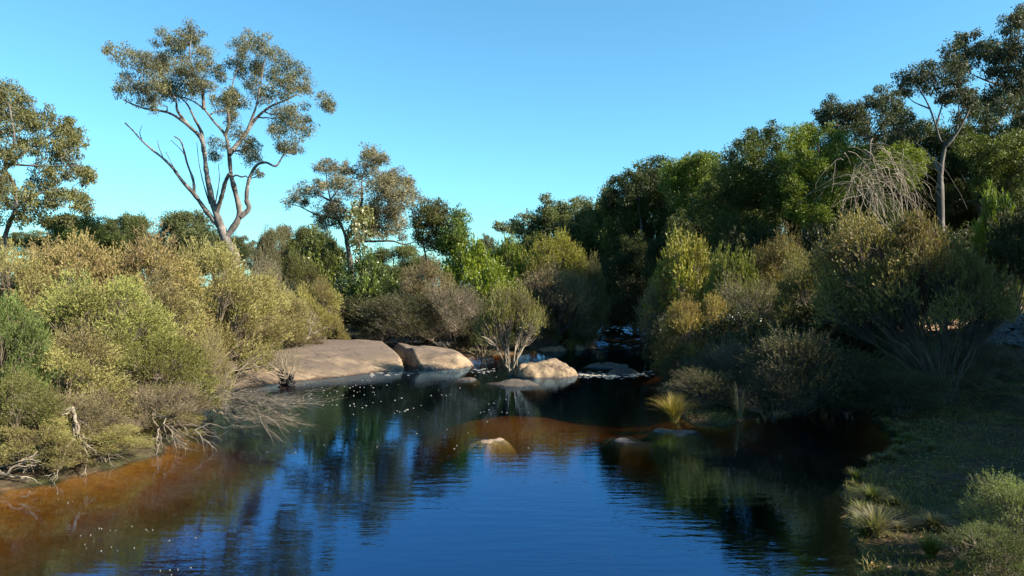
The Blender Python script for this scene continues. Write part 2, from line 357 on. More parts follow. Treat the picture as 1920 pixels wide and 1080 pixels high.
# ------------------------------------------------------------------ rocks: domed granite from a footprint
def rock(name, foot, h, label, cat='rock', mat='granite', p=0.5, edge=0.5, bump=0.05, group=None, sink=0.25, tilt=(0, 0), seed=0, step=None):
    foot = np.array(foot, float); c = foot.mean(0); ext = np.ptp(foot, axis=0)
    st = step or max(ext) / 46
    xs = np.arange(foot[:, 0].min() - st, foot[:, 0].max() + 2 * st, st); ys = np.arange(foot[:, 1].min() - st, foot[:, 1].max() + 2 * st, st)
    XX, YY = np.meshgrid(xs, ys); jx = XX.ravel(); jy = YY.ravel(); js = 0.16 * min(ext) * 0.35
    d = -sdist(jx + js * wob(jx, jy, 2.0 / max(min(ext), 0.3), seed), jy + js * wob(jx, jy, 2.0 / max(min(ext), 0.3), seed + 5), foot)
    if np.isscalar(edge): prof = (1 - (1 - np.clip(d / edge, 0, 1)) ** 2) ** p
    else:
        prof = np.ones(len(d))
        for (a, b, e) in zip(foot, np.roll(foot, -1, 0), edge):
            nrm = np.array([-(b - a)[1], (b - a)[0]]) / np.linalg.norm(b - a); di = (jx - a[0]) * nrm[0] + (jy - a[1]) * nrm[1]
            prof = np.minimum(prof, (1 - (1 - np.clip(di / e, 0, 1)) ** 2) ** p)
    sc = 1.6 / max(ext.min(), 0.4)
    z = -sink + (h + sink) * prof * (1 + tilt[0] * (XX.ravel() - c[0]) / ext[0] + tilt[1] * (YY.ravel() - c[1]) / ext[1])
    z += bump * (0.3 + prof) * (wob(XX.ravel(), YY.ravel(), 0.8 * sc, seed) + 0.45 * wob(XX.ravel(), YY.ravel(), 2.7 * sc, seed + 3))
    rs = 1.1 / max(min(ext), 0.5)
    z += np.array([bump * 1.1 * (mnoise.turbulence(Vector((a * rs * 2 + seed, b * rs * 2, seed)), 5, False) - 0.55) - bump * 0.8 * max(0, 0.09 - abs(mnoise.noise(Vector((a * rs * 1.1, b * rs * 1.1 + seed, 2.0))))) / 0.09 for a, b in zip(jx, jy)]) * (0.3 + prof)
    ok = d > -st * 1.05; z = np.where(d <= 0, -sink - 0.3, z)
    n_x, n_y = len(xs), len(ys); q = (np.arange(n_y - 1)[:, None] * n_x + np.arange(n_x - 1)[None]).ravel()
    quad = np.stack([q, q + 1, q + n_x + 1, q + n_x], 1); quad = quad[ok[quad].all(1)]
    used = np.unique(quad); remap = np.full(len(z), -1); remap[used] = np.arange(len(used))
    V = np.stack([XX.ravel(), YY.ravel(), z], 1)[used]; V = V - np.array([c[0], c[1], 0])
    nb = len(V); low = V.copy(); low[:, 2] = -sink - 0.32 
    mb = MB(); mb.add(V, f4=remap[quad]); mb.add([[V[:, 0].min(), V[:, 1].min(), -sink - .33], [V[:, 0].max(), V[:, 1].min(), -sink - .33], [V[:, 0].max(), V[:, 1].max(), -sink - .33], [V[:, 0].min(), V[:, 1].max(), -sink - .33]], f4=[(3, 2, 1, 0)])
    o = link(name, mb.mesh(name, M[mat], True)); o.location = (c[0], c[1], 0)
    return tag(o, label, cat, group)

rock('rock_shelf', [(-9.9, 19.6), (-7.3, 21.2), (-5.1, 23.8), (-3.3, 26.1), (-4.2, 28.4), (-5.4, 31.0), (-9, 32), (-14, 29), (-14, 22)],
     0.76, 'broad tan granite shelf sloping into the water below the olive shrubs', 'rock shelf', p=0.9, edge=[5.0, 4.6, 4.0, 0.22, 0.22, 1.5, 1.5, 2, 3], bump=0.09, sink=0.25, seed=1, step=0.08)
rock('rock_slab', [(-3.05, 26.2), (-1.75, 26.6), (-1.15, 27.9), (-1.7, 30.2), (-5.2, 31.2), (-4.0, 28.5)],
     0.66, 'rounded tan granite slab split from the shelf by a diagonal crack', 'rock slab', p=0.75, edge=[2.2, 1.3, 1.0, 1.2, 0.2, 0.2], bump=0.09, sink=0.3, tilt=(-0.1, 0.0), seed=4, step=0.06)
rock('boulder', [(0.15, 24.3), (0.8, 23.9), (1.7, 24.1), (2.15, 24.6), (2.1, 25.6), (1.2, 26.0), (0.3, 25.6), (0.0, 24.9)],
     0.54, 'rounded tan boulder beside the pale-stemmed bush in midstream', 'boulder', p=0.6, edge=[0.5, 0.9, 0.8, 0.5, 0.6, 0.6, 0.4, 0.4], bump=0.14, tilt=(-0.25, 0.0), seed=7)
rock('flat_rock', [(-1.05, 22.6), (-0.2, 21.7), (0.5, 21.6), (1.1, 22.0), (0.9, 22.7), (0, 23.2), (-0.7, 23.1)],
     0.22, 'low grey-brown flat rock in the water in front of the tan boulder', 'rock', 'grey_rock', p=0.7, edge=0.9, bump=0.07, seed=9)
rock('flat_rock', [(-1.9, 23.4), (-1.2, 23.2), (-0.9, 23.6), (-1.4, 23.9)], 0.09, 'thin flat rock sliver left of the pale-stemmed bush', 'rock', 'grey_rock', edge=0.3, bump=0.015, seed=12)
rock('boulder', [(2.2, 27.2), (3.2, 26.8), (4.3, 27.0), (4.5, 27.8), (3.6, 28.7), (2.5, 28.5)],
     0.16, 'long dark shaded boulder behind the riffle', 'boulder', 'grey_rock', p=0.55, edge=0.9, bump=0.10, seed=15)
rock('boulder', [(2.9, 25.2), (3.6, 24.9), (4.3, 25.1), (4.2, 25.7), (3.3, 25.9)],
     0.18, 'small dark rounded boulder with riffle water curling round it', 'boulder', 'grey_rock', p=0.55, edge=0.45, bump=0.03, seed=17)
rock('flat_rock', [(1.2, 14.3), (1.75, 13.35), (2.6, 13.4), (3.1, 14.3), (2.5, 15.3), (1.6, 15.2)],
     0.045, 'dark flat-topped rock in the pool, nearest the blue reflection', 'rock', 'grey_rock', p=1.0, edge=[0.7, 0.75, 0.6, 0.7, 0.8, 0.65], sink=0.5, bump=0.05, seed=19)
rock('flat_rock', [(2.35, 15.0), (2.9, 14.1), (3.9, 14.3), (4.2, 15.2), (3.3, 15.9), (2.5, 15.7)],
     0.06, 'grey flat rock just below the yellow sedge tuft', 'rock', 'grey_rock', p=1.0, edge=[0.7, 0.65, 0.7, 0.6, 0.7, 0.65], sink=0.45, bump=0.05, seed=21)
rock('stone', [(-1.0, 14.1), (-0.5, 13.65), (0.1, 13.95), (0.1, 14.6), (-0.6, 14.75)],
     0.035, 'pale sunlit stone breaking the surface in the middle of the pool', 'stone', 'pale_rock', p=0.9, edge=0.45, bump=0.04, sink=0.3, seed=22)
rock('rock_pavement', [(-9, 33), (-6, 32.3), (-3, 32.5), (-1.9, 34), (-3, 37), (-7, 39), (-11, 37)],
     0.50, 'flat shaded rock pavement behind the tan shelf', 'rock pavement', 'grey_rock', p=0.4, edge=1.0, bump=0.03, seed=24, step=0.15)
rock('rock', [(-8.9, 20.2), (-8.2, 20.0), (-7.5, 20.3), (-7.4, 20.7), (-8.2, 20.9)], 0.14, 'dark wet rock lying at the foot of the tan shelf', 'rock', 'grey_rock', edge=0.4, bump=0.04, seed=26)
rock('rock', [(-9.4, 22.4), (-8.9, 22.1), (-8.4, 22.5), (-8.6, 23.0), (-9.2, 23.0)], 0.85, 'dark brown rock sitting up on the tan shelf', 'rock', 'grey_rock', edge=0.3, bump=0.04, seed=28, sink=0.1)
rock('rock', [(1.0, 34.0), (2.0, 33.6), (2.5, 34.3), (2.2, 35.2), (1.2, 35.0)], 0.22, 'low tan rock at the upstream bank below the small green tuft', 'rock', 'granite', edge=0.4, bump=0.04, seed=30)
rock('rock', [(2.3, 34.8), (3.0, 34.6), (3.5, 35.6), (3.0, 36.4), (2.4, 35.8)], 0.40, 'tan pointed rock at the bend where the stream narrows', 'rock', 'granite', edge=0.4, bump=0.05, seed=32)
rock('rock_bar', [(4.2, 48.6), (5.5, 48.2), (7.8, 48.4), (7.8, 49.0), (5.2, 49.2)], 0.05, 'thin pale rock bar across the top of the stream', 'rock', 'grey_rock', edge=0.3, bump=0.03, seed=34)

# grey cobbles below the path
cob = []
for s in range(4):
    rg = np.random.default_rng(90 + s); mb = MB(); n_u, n_v = 8, 5
    vv = [(0, 0, 0.5)]
    for a in range(1, n_v):
        for b_ in range(n_u):
            th = math.pi * a / n_v; ph = 2 * math.pi * b_ / n_u; r = 0.5 * (1 + 0.22 * rg.normal())
            vv.append((r * math.sin(th) * math.cos(ph), r * math.sin(th) * math.sin(ph), 0.62 * r * math.cos(th)))
    vv.append((0, 0, -0.4)); f3 = []; f4 = []
    for b_ in range(n_u):
        f3.append((0, 1 + b_, 1 + (b_ + 1) % n_u)); L = 1 + (n_v - 2) * n_u; f3.append((len(vv) - 1, L + (b_ + 1) % n_u, L + b_))
        for a in range(n_v - 2):
            q = 1 + a * n_u; f4.append((q + b_, q + n_u + b_, q + n_u + (b_ + 1) % n_u, q + (b_ + 1) % n_u))
    mb.add(vv, f3=f3, f4=f4); cob.append(mb.mesh('cobble', M['cobble'], False))
rg = np.random.default_rng(5)
for k in range(170):
    px = rg.uniform(1825, 1925); py = rg.uniform(632, 712) 
    D = 27.0 - (py - 632) / 80 * 5.0 + rg.normal() * 0.15; x = (px - 960) / F * D
    o = link('cobble', cob[k % 4]); s = rg.uniform(0.22, 0.5); o.scale = (s, s, s * 0.9); o.rotation_euler = (rg.uniform(-.3, .3), rg.uniform(-.3, .3), rg.uniform(0, 6.3))
    o.location = (x, D, gz(x, D) + 0.06 * s)
    tag(o, 'grey cobble in the stone bank below the sandy path', 'cobble', 'grey cobbles banked below the sandy path')

# ------------------------------------------------------------------ trees from branch lines and leaf clumps
def fill_blob(mb, c, R, n, L, W, rg, style, base_t, flat=0.8, subs=None):
    k = subs or 13
    dirs = unit(rg.normal(size=(k, 3)))
    cs = c + dirs * (R * rg.uniform(0.35, 0.95, (k, 1))) * np.array([1, 1, flat])
    sr = R * rg.uniform(0.34, 0.58, k); st = np.clip(base_t + rg.normal(size=k) * 0.16, 0, 1)
    idx = rg.integers(0, k, n)
    q = unit(rg.normal(size=(n, 3))) * (rg.uniform(0.15, 1, (n, 1)) ** 0.6); q[:, 2] *= 0.8
    p = cs[idx] + q * sr[idx][:, None]
    r = rg.normal(size=(n, 3))
    if style == 'droop': d = r * 0.55 + np.array([0, 0, -0.8]) + q * 0.4
    elif style == 'up': d = r * 0.5 + np.array([0, 0, 0.7]) + q * 0.9
    else: d = r * 0.7 + q * 0.9 + np.array([0, 0, 0.15])
    t = np.clip(st[idx] + rg.normal(size=n) * 0.16, 0, 1)
    l = L * rg.uniform(0.6, 1.3, n); leaves(mb, p, d, l, W * rg.uniform(0.7, 1.3, n), t, rg)
    return cs

def build_tree(name, base, limbs, blobs, label, color, cat='tree', style='droop', leaf_px=2.7, aspect=0.36, dens=1.0, bark='gum_bark', leafm='gum_leaf', group=None, seed=1, twig=True, flat=0.95, trunk_r=0.2, sides=8):
    """base: world point; limbs: list of (points Nx3, r0, r1) in world space; blobs: list of (centre, R)"""
    rg = np.random.default_rng(seed); base = np.asarray(base, float)
    root = empty(name, base); tag(root, label, cat, group)
    tm = MB(); cm = MB(); nodes = []; nr = []
    for pts, r0, r1 in limbs:
        pts = np.asarray(pts, float); n = len(pts) * 4
        s = np.linspace(0, len(pts) - 1, n); i0 = np.minimum(s.astype(int), len(pts) - 2); f = (s - i0)[:, None]
        pm = np.vstack([2 * pts[0] - pts[1], pts, 2 * pts[-1] - pts[-2]])
        a, b, c, d = pm[i0], pm[i0 + 1], pm[i0 + 2], pm[i0 + 3]
        sp = 0.5 * ((2 * b) + (c - a) * f + (2 * a - 5 * b + 4 * c - d) * f ** 2 + (3 * b - a - 3 * c + d) * f ** 3)
        rr = (r1 + (r0 - r1) * (1 - np.linspace(0, 1, n)) ** 1.5) * (1 + 0.10 * rg.normal(size=n).clip(-1.5, 1.5))
        tube(tm, sp - base, rr, sides); nodes += list(sp); nr += list(rr)
    D = base[1]; L = leaf_px * max(D, 8) / (F / 1.875)
    order = sorted(blobs, key=lambda b: np.min(np.linalg.norm(np.array(nodes) - b[0], axis=1)))
    for c, R in order:
        c = np.asarray(c, float); NA = np.array(nodes); RA = np.array(nr)
        dist = np.linalg.norm(NA - c, axis=1) + np.where(NA[:, 2] > c[2] + 0.2 * R, 2.0 * R, 0) + np.where(RA < 0.012, R, 0)
        j = int(np.argmin(dist)); a = NA[j]; dl = np.linalg.norm(c - a)
        r0 = min(RA[j] * 0.7, 0.02 + 0.018 * dl + 0.02 * R)
        pl = curve(a, c, max(4, int(dl / max(R, 0.3) * 2) + 3), 0.10, 0.06, rg); rr = np.linspace(r0, r0 * 0.35, len(pl))
        tube(tm, pl - base, rr, 5); nodes += list(pl[1:]); nr += list(rr[1:])
        area = math.pi * R * R; n = int(dens * 2.3 * area / (0.5 * L * L * aspect)) 
        cs = fill_blob(cm, c - base, R, max(n, 30), L, L * aspect, rg, style, rg.uniform(0.25, 0.75), flat)
        if twig:
            for s_ in cs[:7]:
                tube(tm, curve(c - base, s_, 4, 0.12, 0, rg), np.linspace(r0 * 0.4, r0 * 0.12, 4), 3)
    link('trunk', tm.mesh(name + '_trunk', M[bark], True), root)
    cr = link('crown', cm.mesh(name + '_crown', M[leafm]), root, color)
    return root

def pix(zx, zy, fac, ox=0, oy=0): return (ox + zx / fac, oy + zy / fac)
def pixel_tree(name, D, limbs, blobs, fac, ox, oy, depth, grow=None, **kw):
    """branch lines and clumps measured on an enlargement; each clump gets a depth of its own round the trunk"""
    rg = np.random.default_rng(kw.get('seed', 1) + 500)
    grow = grow or (1.12 if kw.get('style', 'droop') == 'droop' else 1.3)
    L = []; 
    for k, (pts, w0, w1) in enumerate(limbs):
        off = 0 if k == 0 else rg.uniform(-0.5, 0.5) * depth
        ww = []
        for m_, (a, b) in enumerate(pts):
            x, y = pix(a, b, fac, ox, oy); ww.append(P(x, y, D + off * m_ / max(1, len(pts) - 1)))
        sc = D / F / fac / 2
        L.append((np.array(ww), w0 * sc, w1 * sc))
    b0 = L[0][0][0]; g = gz(b0[0], b0[1])
    base = np.array([b0[0], b0[1], g])
    if b0[2] > g + 0.2:      # carry the trunk down to the ground
        L[0] = (np.vstack([base + [0, 0, -0.2], (base + b0) / 2 + [0.05, 0, 0], L[0][0]]), L[0][1] * 1.15, L[0][2])
    B = []
    for a, b, r in blobs:
        x, y = pix(a, b, fac, ox, oy); R = grow * r / fac / F * D
        u = rg.uniform(-1, 1); B.append((P(x, y, D + u * depth), R))
        if rg.uniform() < 0.35: B.append((P(x + rg.normal() * r / fac * 0.5, y + rg.normal() * r / fac * 0.4, D - u * depth * 0.8), R * 0.85))
    return build_tree(name, base, L, B, **kw)

# tall bare-limbed eucalypt on the left
z1 = dict(fac=2.25, ox=0, oy=0)
pixel_tree('eucalyptus_tree', 50, [
    ([(985, 1075), (962, 1030), (942, 985), (932, 955)], 52, 34),
    ([(940, 975), (905, 880), (885, 800), (870, 720), (862, 640), (845, 580), (800, 535), (740, 490), (690, 470), (620, 460), (560, 440), (520, 420)], 29, 6),
    ([(930, 965), (870, 890), (820, 820), (770, 765), (730, 710), (690, 670), (640, 630), (600, 595), (560, 550), (527, 518)], 22, 5),
    ([(820, 820), (815, 760), (790, 690), (765, 600), (735, 575)], 14, 5),
    ([(955, 1000), (1010, 910), (990, 800), (975, 740), (965, 640), (950, 570), (900, 510), (860, 460), (800, 420), (700, 395)], 29, 5),
    ([(968, 650), (1000, 610), (1040, 560), (1080, 500), (1140, 450), (1200, 425), (1250, 400)], 22, 7),
    ([(912, 900), (935, 830), (950, 770), (966, 735)], 22, 15),
    ([(1015, 915), (1050, 880), (1040, 840), (1050, 760), (1080, 700), (1120, 685), (1165, 700), (1200, 650), (1240, 640)], 26, 6),
    ([(950, 570), (966, 520), (960, 450), (975, 380), (1010, 250)], 16, 4),
    ([(860, 640), (850, 560), (820, 500), (790, 440), (750, 400)], 18, 5),
    ([(860, 460), (855, 400), (830, 330), (800, 240), (810, 140)], 16, 4),
    ([(800, 535), (750, 470), (740, 420), (690, 330), (650, 250)], 14, 4),
    ([(1040, 560), (1080, 450), (1100, 350), (1120, 230)], 13, 4),
    ([(600, 595), (590, 560), (600, 530)], 5, 2), ([(770, 765), (730, 700), (700, 640)], 5, 2), ([(790, 690), (770, 640), (720, 590)], 5, 2), ([(885, 860), (860, 780), (840, 690), (830, 600)], 7, 2), ([(690, 670), (670, 620), (665, 590)], 4, 2), ([(905, 880), (925, 760), (920, 690)], 6, 2)],
    [(470, 215, 45), (540, 240, 50), (600, 250, 60), (560, 340, 60), (520, 380, 45), (620, 400, 60), (680, 150, 45), (740, 180, 50), (810, 120, 45), (830, 160, 45), (780, 220, 60), (690, 270, 70), (740, 330, 70), (860, 230, 50), (870, 280, 45), (800, 320, 60), (850, 370, 60), (660, 350, 55), (720, 380, 50), (930, 310, 35), (640, 430, 40),
     (1010, 180, 50), (1080, 170, 55), (1120, 210, 55), (1050, 240, 60), (1190, 240, 50), (1230, 290, 55), (1275, 340, 50), (1150, 300, 65), (1070, 320, 60), (1200, 370, 55), (1285, 375, 40), (1000, 260, 50), (960, 400, 50), (990, 430, 50), (930, 430, 40), (1110, 400, 45), (1070, 380, 45), (1180, 480, 55), (1250, 480, 55), (1290, 530, 45), (1230, 560, 55), (1160, 560, 45), (1240, 620, 40), (1200, 620, 40), (1060, 600, 45), (1040, 650, 45), (1080, 650, 35), (1000, 550, 40), (920, 620, 45), (905, 650, 35), (1365, 425, 40), (1390, 440, 25), (1090, 730, 22), (960, 490, 45)],
    depth=3.2, label='tall grey-limbed eucalypt with splayed stems and a bare dead limb on its left', color=(0.12, 0.118, 0.07), group=None, seed=3, leaf_px=2.2, dens=0.66, **z1)
pixel_tree('eucalyptus_tree', 34, [([(15, 1040), (40, 940), (65, 880), (60, 780), (20, 700), (60, 600), (40, 450)], 26, 8), ([(20, 715), (80, 660), (180, 590), (260, 540)], 18, 5), ([(65, 880), (150, 820), (280, 810), (340, 850)], 12, 4), ([(20, 690), (150, 700), (300, 700)], 12, 4)],
    [(40, 400, 60), (-10, 380, 60), (100, 450, 60), (60, 480, 70), (170, 500, 65), (250, 520, 55), (300, 540, 45), (325, 590, 35), (200, 580, 65), (280, 600, 60), (120, 620, 60), (40, 640, 60), (250, 650, 60), (310, 660, 50), (350, 720, 42), (375, 755, 28), (280, 720, 50), (190, 700, 50), (0, 560, 80), (150, 760, 45), (220, 800, 50), (300, 830, 50), (350, 860, 40), (375, 880, 24), (100, 820, 50), (40, 840, 50), (200, 860, 50), (130, 870, 50), (0, 760, 60), (-70, 480, 80), (-80, 620, 80), (-70, 780, 80), (-60, 880, 70), (90, 920, 50), (200, 920, 45), (280, 925, 40)],
    depth=2.2, label='dense olive eucalypt cut off by the left edge of the picture', color=(0.115, 0.115, 0.05), seed=5, leaf_px=2.8, dens=1.0, **z1)

z2 = dict(fac=2.823, ox=480, oy=240)
pixel_tree('paperbark_tree', 42, [
    ([(500, 720), (480, 600), (470, 560), (430, 470), (395, 380), (375, 280), (370, 200)], 34, 5),
    ([(480, 590), (540, 480), (560, 380), (560, 280), (590, 180), (600, 110)], 24, 4),
    ([(430, 480), (330, 460), (280, 440), (230, 415), (170, 400)], 14, 4), ([(400, 390), (330, 350), (270, 310), (215, 335)], 12, 3),
    ([(550, 460), (620, 400), (700, 350), (780, 360), (850, 380)], 14, 3), ([(500, 600), (620, 600), (720, 598), (780, 615), (835, 605)], 16, 6), ([(620, 400), (700, 300), (750, 240)], 10, 3), ([(395, 380), (450, 300), (480, 200)], 10, 3), ([(440, 500), (380, 520), (330, 500)], 10, 3)],
    [(590, 120, 36), (650, 160, 40), (600, 200, 42), (560, 230, 32), (380, 190, 36), (340, 220, 28), (420, 240, 42), (470, 200, 22), (480, 240, 36), (400, 300, 36), (450, 310, 45), (510, 330, 42), (270, 320, 32), (220, 350, 36), (180, 390, 28), (320, 350, 30), (340, 300, 28), (650, 290, 48), (700, 280, 46), (750, 260, 42), (790, 310, 42), (720, 340, 55), (640, 360, 55), (680, 420, 65), (780, 380, 46), (840, 360, 28), (740, 440, 56), (700, 500, 62), (760, 540, 46), (640, 480, 46), (360, 450, 38), (420, 420, 46), (350, 500, 36), (440, 480, 46), (560, 440, 38), (600, 540, 38), (250, 400, 24), (870, 375, 18)],
    depth=2.4, label='gnarled grey-leaved tree with crooked dark limbs behind the shelf', color=(0.17, 0.155, 0.11), style='out', bark='dark_bark', seed=8, leaf_px=2.4, aspect=0.30, dens=0.95, grow=1.45, **z2)
pixel_tree('sapling', 38, [([(550, 660), (545, 560), (550, 470), (545, 390)], 10, 3)],
    [(540, 405, 36), (560, 450, 55), (530, 500, 55), (570, 540, 52), (520, 570, 50), (550, 620, 50), (590, 480, 35), (500, 540, 35)], depth=1.0,
    label='pale olive leafy sapling standing in front of the gnarled tree', color=(0.15, 0.155, 0.065), seed=9, leaf_px=3.4, aspect=0.5, dens=0.75, leafm='glossy_leaf', **z2)
pixel_tree('banksia_tree', 38, [([(900, 700), (890, 640), (880, 580), (900, 500), (930, 440)], 16, 5), ([(885, 600), (850, 540), (840, 480)], 9, 4), ([(890, 600), (960, 540), (980, 470)], 9, 4)],
    [(940, 430, 50), (900, 450, 50), (975, 440, 45), (850, 480, 45), (840, 500, 35), (870, 530, 40), (940, 490, 60), (990, 490, 50), (900, 560, 50), (960, 540, 60), (920, 610, 60), (860, 590, 35), (980, 600, 50)], depth=1.3,
    label='dark round-headed tree right of the gnarled grey one', color=(0.065, 0.068, 0.028), style='up', bark='dark_bark', seed=10, leaf_px=2.6, dens=0.85, **z2)
pixel_tree('young_tree', 37, [([(1060, 700), (1050, 620), (1060, 520), (1080, 440)], 10, 3)],
    [(1080, 455, 38), (1060, 470, 30), (1110, 490, 30), (1060, 540, 50), (1100, 570, 40), (1020, 570, 50), (1050, 610, 60), (1000, 620, 50), (1090, 640, 50)], depth=1.0,
    label='bright green young tree against the sky beside the dark round one', color=(0.085, 0.125, 0.03), style='up', bark='dark_bark', seed=11, leaf_px=2.6, dens=0.85, **z2)
pixel_tree('eucalyptus_tree', 62, [([(1600, 640), (1590, 560), (1600, 480), (1560, 400), (1540, 360)], 14, 4), ([(1590, 560), (1480, 520), (1400, 510)], 8, 3), ([(1600, 500), (1700, 430), (1760, 400)], 8, 3)],
    [(1540, 370, 30), (1550, 410, 32), (1530, 440, 35), (1300, 530, 35), (1340, 520, 40), (1390, 500, 40), (1370, 550, 50), (1450, 480, 40), (1480, 530, 50), (1620, 420, 40), (1590, 470, 50), (1690, 410, 40), (1750, 390, 40), (1790, 420, 40), (1660, 470, 50), (1730, 460, 55), (1800, 480, 45), (1700, 540, 55), (1600, 550, 50), (1500, 570, 40), (1790, 540, 40)],
    depth=3.0, label='distant grey-green eucalypt thicket with one spire above the stream', color=(0.10, 0.115, 0.06), seed=12, leaf_px=2.8, dens=1.1, **z2)

z3 = dict(fac=2.25, ox=1100, oy=0)
pixel_tree('eucalyptus_tree', 48, [([(230, 960), (220, 880), (230, 800), (260, 720), (280, 680)], 16, 4), ([(225, 850), (150, 790), (110, 770)], 8, 3)],
    [(120, 770, 35), (90, 830, 32), (170, 750, 45), (230, 730, 50), (290, 690, 45), (250, 770, 60), (190, 820, 55), (320, 740, 45), (310, 800, 55), (130, 850, 45), (250, 860, 60)], depth=2.4,
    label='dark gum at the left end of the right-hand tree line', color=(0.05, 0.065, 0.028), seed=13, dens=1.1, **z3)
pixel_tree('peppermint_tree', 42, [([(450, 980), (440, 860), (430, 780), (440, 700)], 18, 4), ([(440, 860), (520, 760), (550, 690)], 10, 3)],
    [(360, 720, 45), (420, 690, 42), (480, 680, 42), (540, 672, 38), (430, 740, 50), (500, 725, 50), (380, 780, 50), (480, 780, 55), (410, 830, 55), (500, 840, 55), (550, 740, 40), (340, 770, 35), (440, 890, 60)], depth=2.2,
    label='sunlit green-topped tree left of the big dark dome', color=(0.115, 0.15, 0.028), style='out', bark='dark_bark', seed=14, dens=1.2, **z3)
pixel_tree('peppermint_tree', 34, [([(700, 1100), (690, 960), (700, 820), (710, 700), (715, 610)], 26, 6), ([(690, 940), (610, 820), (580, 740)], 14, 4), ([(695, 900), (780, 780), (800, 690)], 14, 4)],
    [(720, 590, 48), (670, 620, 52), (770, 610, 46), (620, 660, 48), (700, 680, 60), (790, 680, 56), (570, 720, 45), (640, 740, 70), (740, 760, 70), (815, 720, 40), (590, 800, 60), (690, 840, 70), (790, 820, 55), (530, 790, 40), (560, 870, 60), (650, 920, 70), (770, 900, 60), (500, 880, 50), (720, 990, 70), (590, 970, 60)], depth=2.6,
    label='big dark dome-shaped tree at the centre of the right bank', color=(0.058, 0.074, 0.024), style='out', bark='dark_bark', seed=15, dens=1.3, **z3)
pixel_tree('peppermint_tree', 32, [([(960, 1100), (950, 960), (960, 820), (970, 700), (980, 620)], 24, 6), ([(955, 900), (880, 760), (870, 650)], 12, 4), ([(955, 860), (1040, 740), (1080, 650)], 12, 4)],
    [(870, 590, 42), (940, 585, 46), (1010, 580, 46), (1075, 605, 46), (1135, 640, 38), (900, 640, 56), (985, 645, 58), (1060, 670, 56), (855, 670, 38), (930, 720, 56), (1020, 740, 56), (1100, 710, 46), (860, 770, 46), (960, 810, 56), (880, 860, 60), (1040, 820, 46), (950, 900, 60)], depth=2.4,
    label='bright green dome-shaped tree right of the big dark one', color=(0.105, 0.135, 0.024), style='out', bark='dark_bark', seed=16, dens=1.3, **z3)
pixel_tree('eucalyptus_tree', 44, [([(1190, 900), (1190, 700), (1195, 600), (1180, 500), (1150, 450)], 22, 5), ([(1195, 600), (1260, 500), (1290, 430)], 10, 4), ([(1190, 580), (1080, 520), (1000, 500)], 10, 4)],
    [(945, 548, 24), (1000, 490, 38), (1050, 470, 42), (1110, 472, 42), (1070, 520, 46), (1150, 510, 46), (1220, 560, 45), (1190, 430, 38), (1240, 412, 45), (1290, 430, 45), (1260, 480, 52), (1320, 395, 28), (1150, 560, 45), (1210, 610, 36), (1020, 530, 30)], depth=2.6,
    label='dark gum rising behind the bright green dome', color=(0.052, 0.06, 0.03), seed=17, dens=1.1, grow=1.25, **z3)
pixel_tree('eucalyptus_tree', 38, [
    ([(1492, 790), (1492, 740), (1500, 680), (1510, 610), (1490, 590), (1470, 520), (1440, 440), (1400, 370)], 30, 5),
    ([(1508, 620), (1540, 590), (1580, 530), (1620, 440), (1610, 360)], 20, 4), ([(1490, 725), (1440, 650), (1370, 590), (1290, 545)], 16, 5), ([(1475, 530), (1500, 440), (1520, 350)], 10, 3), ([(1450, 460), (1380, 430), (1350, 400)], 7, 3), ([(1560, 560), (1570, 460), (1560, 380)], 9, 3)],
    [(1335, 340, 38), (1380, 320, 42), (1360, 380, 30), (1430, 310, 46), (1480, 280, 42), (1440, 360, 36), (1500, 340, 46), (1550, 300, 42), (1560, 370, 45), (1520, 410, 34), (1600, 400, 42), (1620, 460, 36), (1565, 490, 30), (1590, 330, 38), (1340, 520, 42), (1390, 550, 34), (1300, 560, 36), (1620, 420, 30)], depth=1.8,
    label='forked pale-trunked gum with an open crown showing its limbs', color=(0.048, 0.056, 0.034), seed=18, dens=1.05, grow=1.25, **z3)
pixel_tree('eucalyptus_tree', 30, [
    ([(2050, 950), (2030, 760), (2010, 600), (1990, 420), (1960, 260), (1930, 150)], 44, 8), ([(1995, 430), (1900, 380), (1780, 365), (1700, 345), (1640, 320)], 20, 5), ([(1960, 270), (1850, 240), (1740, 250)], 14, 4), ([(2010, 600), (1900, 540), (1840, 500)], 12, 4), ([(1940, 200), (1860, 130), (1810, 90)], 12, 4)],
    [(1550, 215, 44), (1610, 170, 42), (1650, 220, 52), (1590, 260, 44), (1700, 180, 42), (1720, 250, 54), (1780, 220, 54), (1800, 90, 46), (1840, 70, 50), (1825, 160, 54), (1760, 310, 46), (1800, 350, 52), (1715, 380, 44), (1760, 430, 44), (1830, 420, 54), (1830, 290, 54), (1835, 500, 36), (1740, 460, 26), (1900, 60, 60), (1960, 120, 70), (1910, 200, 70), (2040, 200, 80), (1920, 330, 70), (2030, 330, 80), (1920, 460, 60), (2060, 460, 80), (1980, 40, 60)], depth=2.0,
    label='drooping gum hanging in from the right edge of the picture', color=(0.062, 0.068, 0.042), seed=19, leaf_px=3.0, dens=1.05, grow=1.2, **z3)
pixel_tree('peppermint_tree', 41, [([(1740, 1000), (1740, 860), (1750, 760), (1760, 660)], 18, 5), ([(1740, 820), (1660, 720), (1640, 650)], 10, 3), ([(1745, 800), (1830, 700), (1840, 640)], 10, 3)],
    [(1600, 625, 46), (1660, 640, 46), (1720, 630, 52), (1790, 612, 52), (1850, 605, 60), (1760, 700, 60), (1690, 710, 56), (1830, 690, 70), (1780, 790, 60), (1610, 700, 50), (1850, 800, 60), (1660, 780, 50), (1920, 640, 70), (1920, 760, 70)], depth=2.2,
    label='olive-green tree low behind the drooping right-hand gum', color=(0.085, 0.105, 0.032), style='out', bark='dark_bark', seed=20, dens=0.85, **z3)
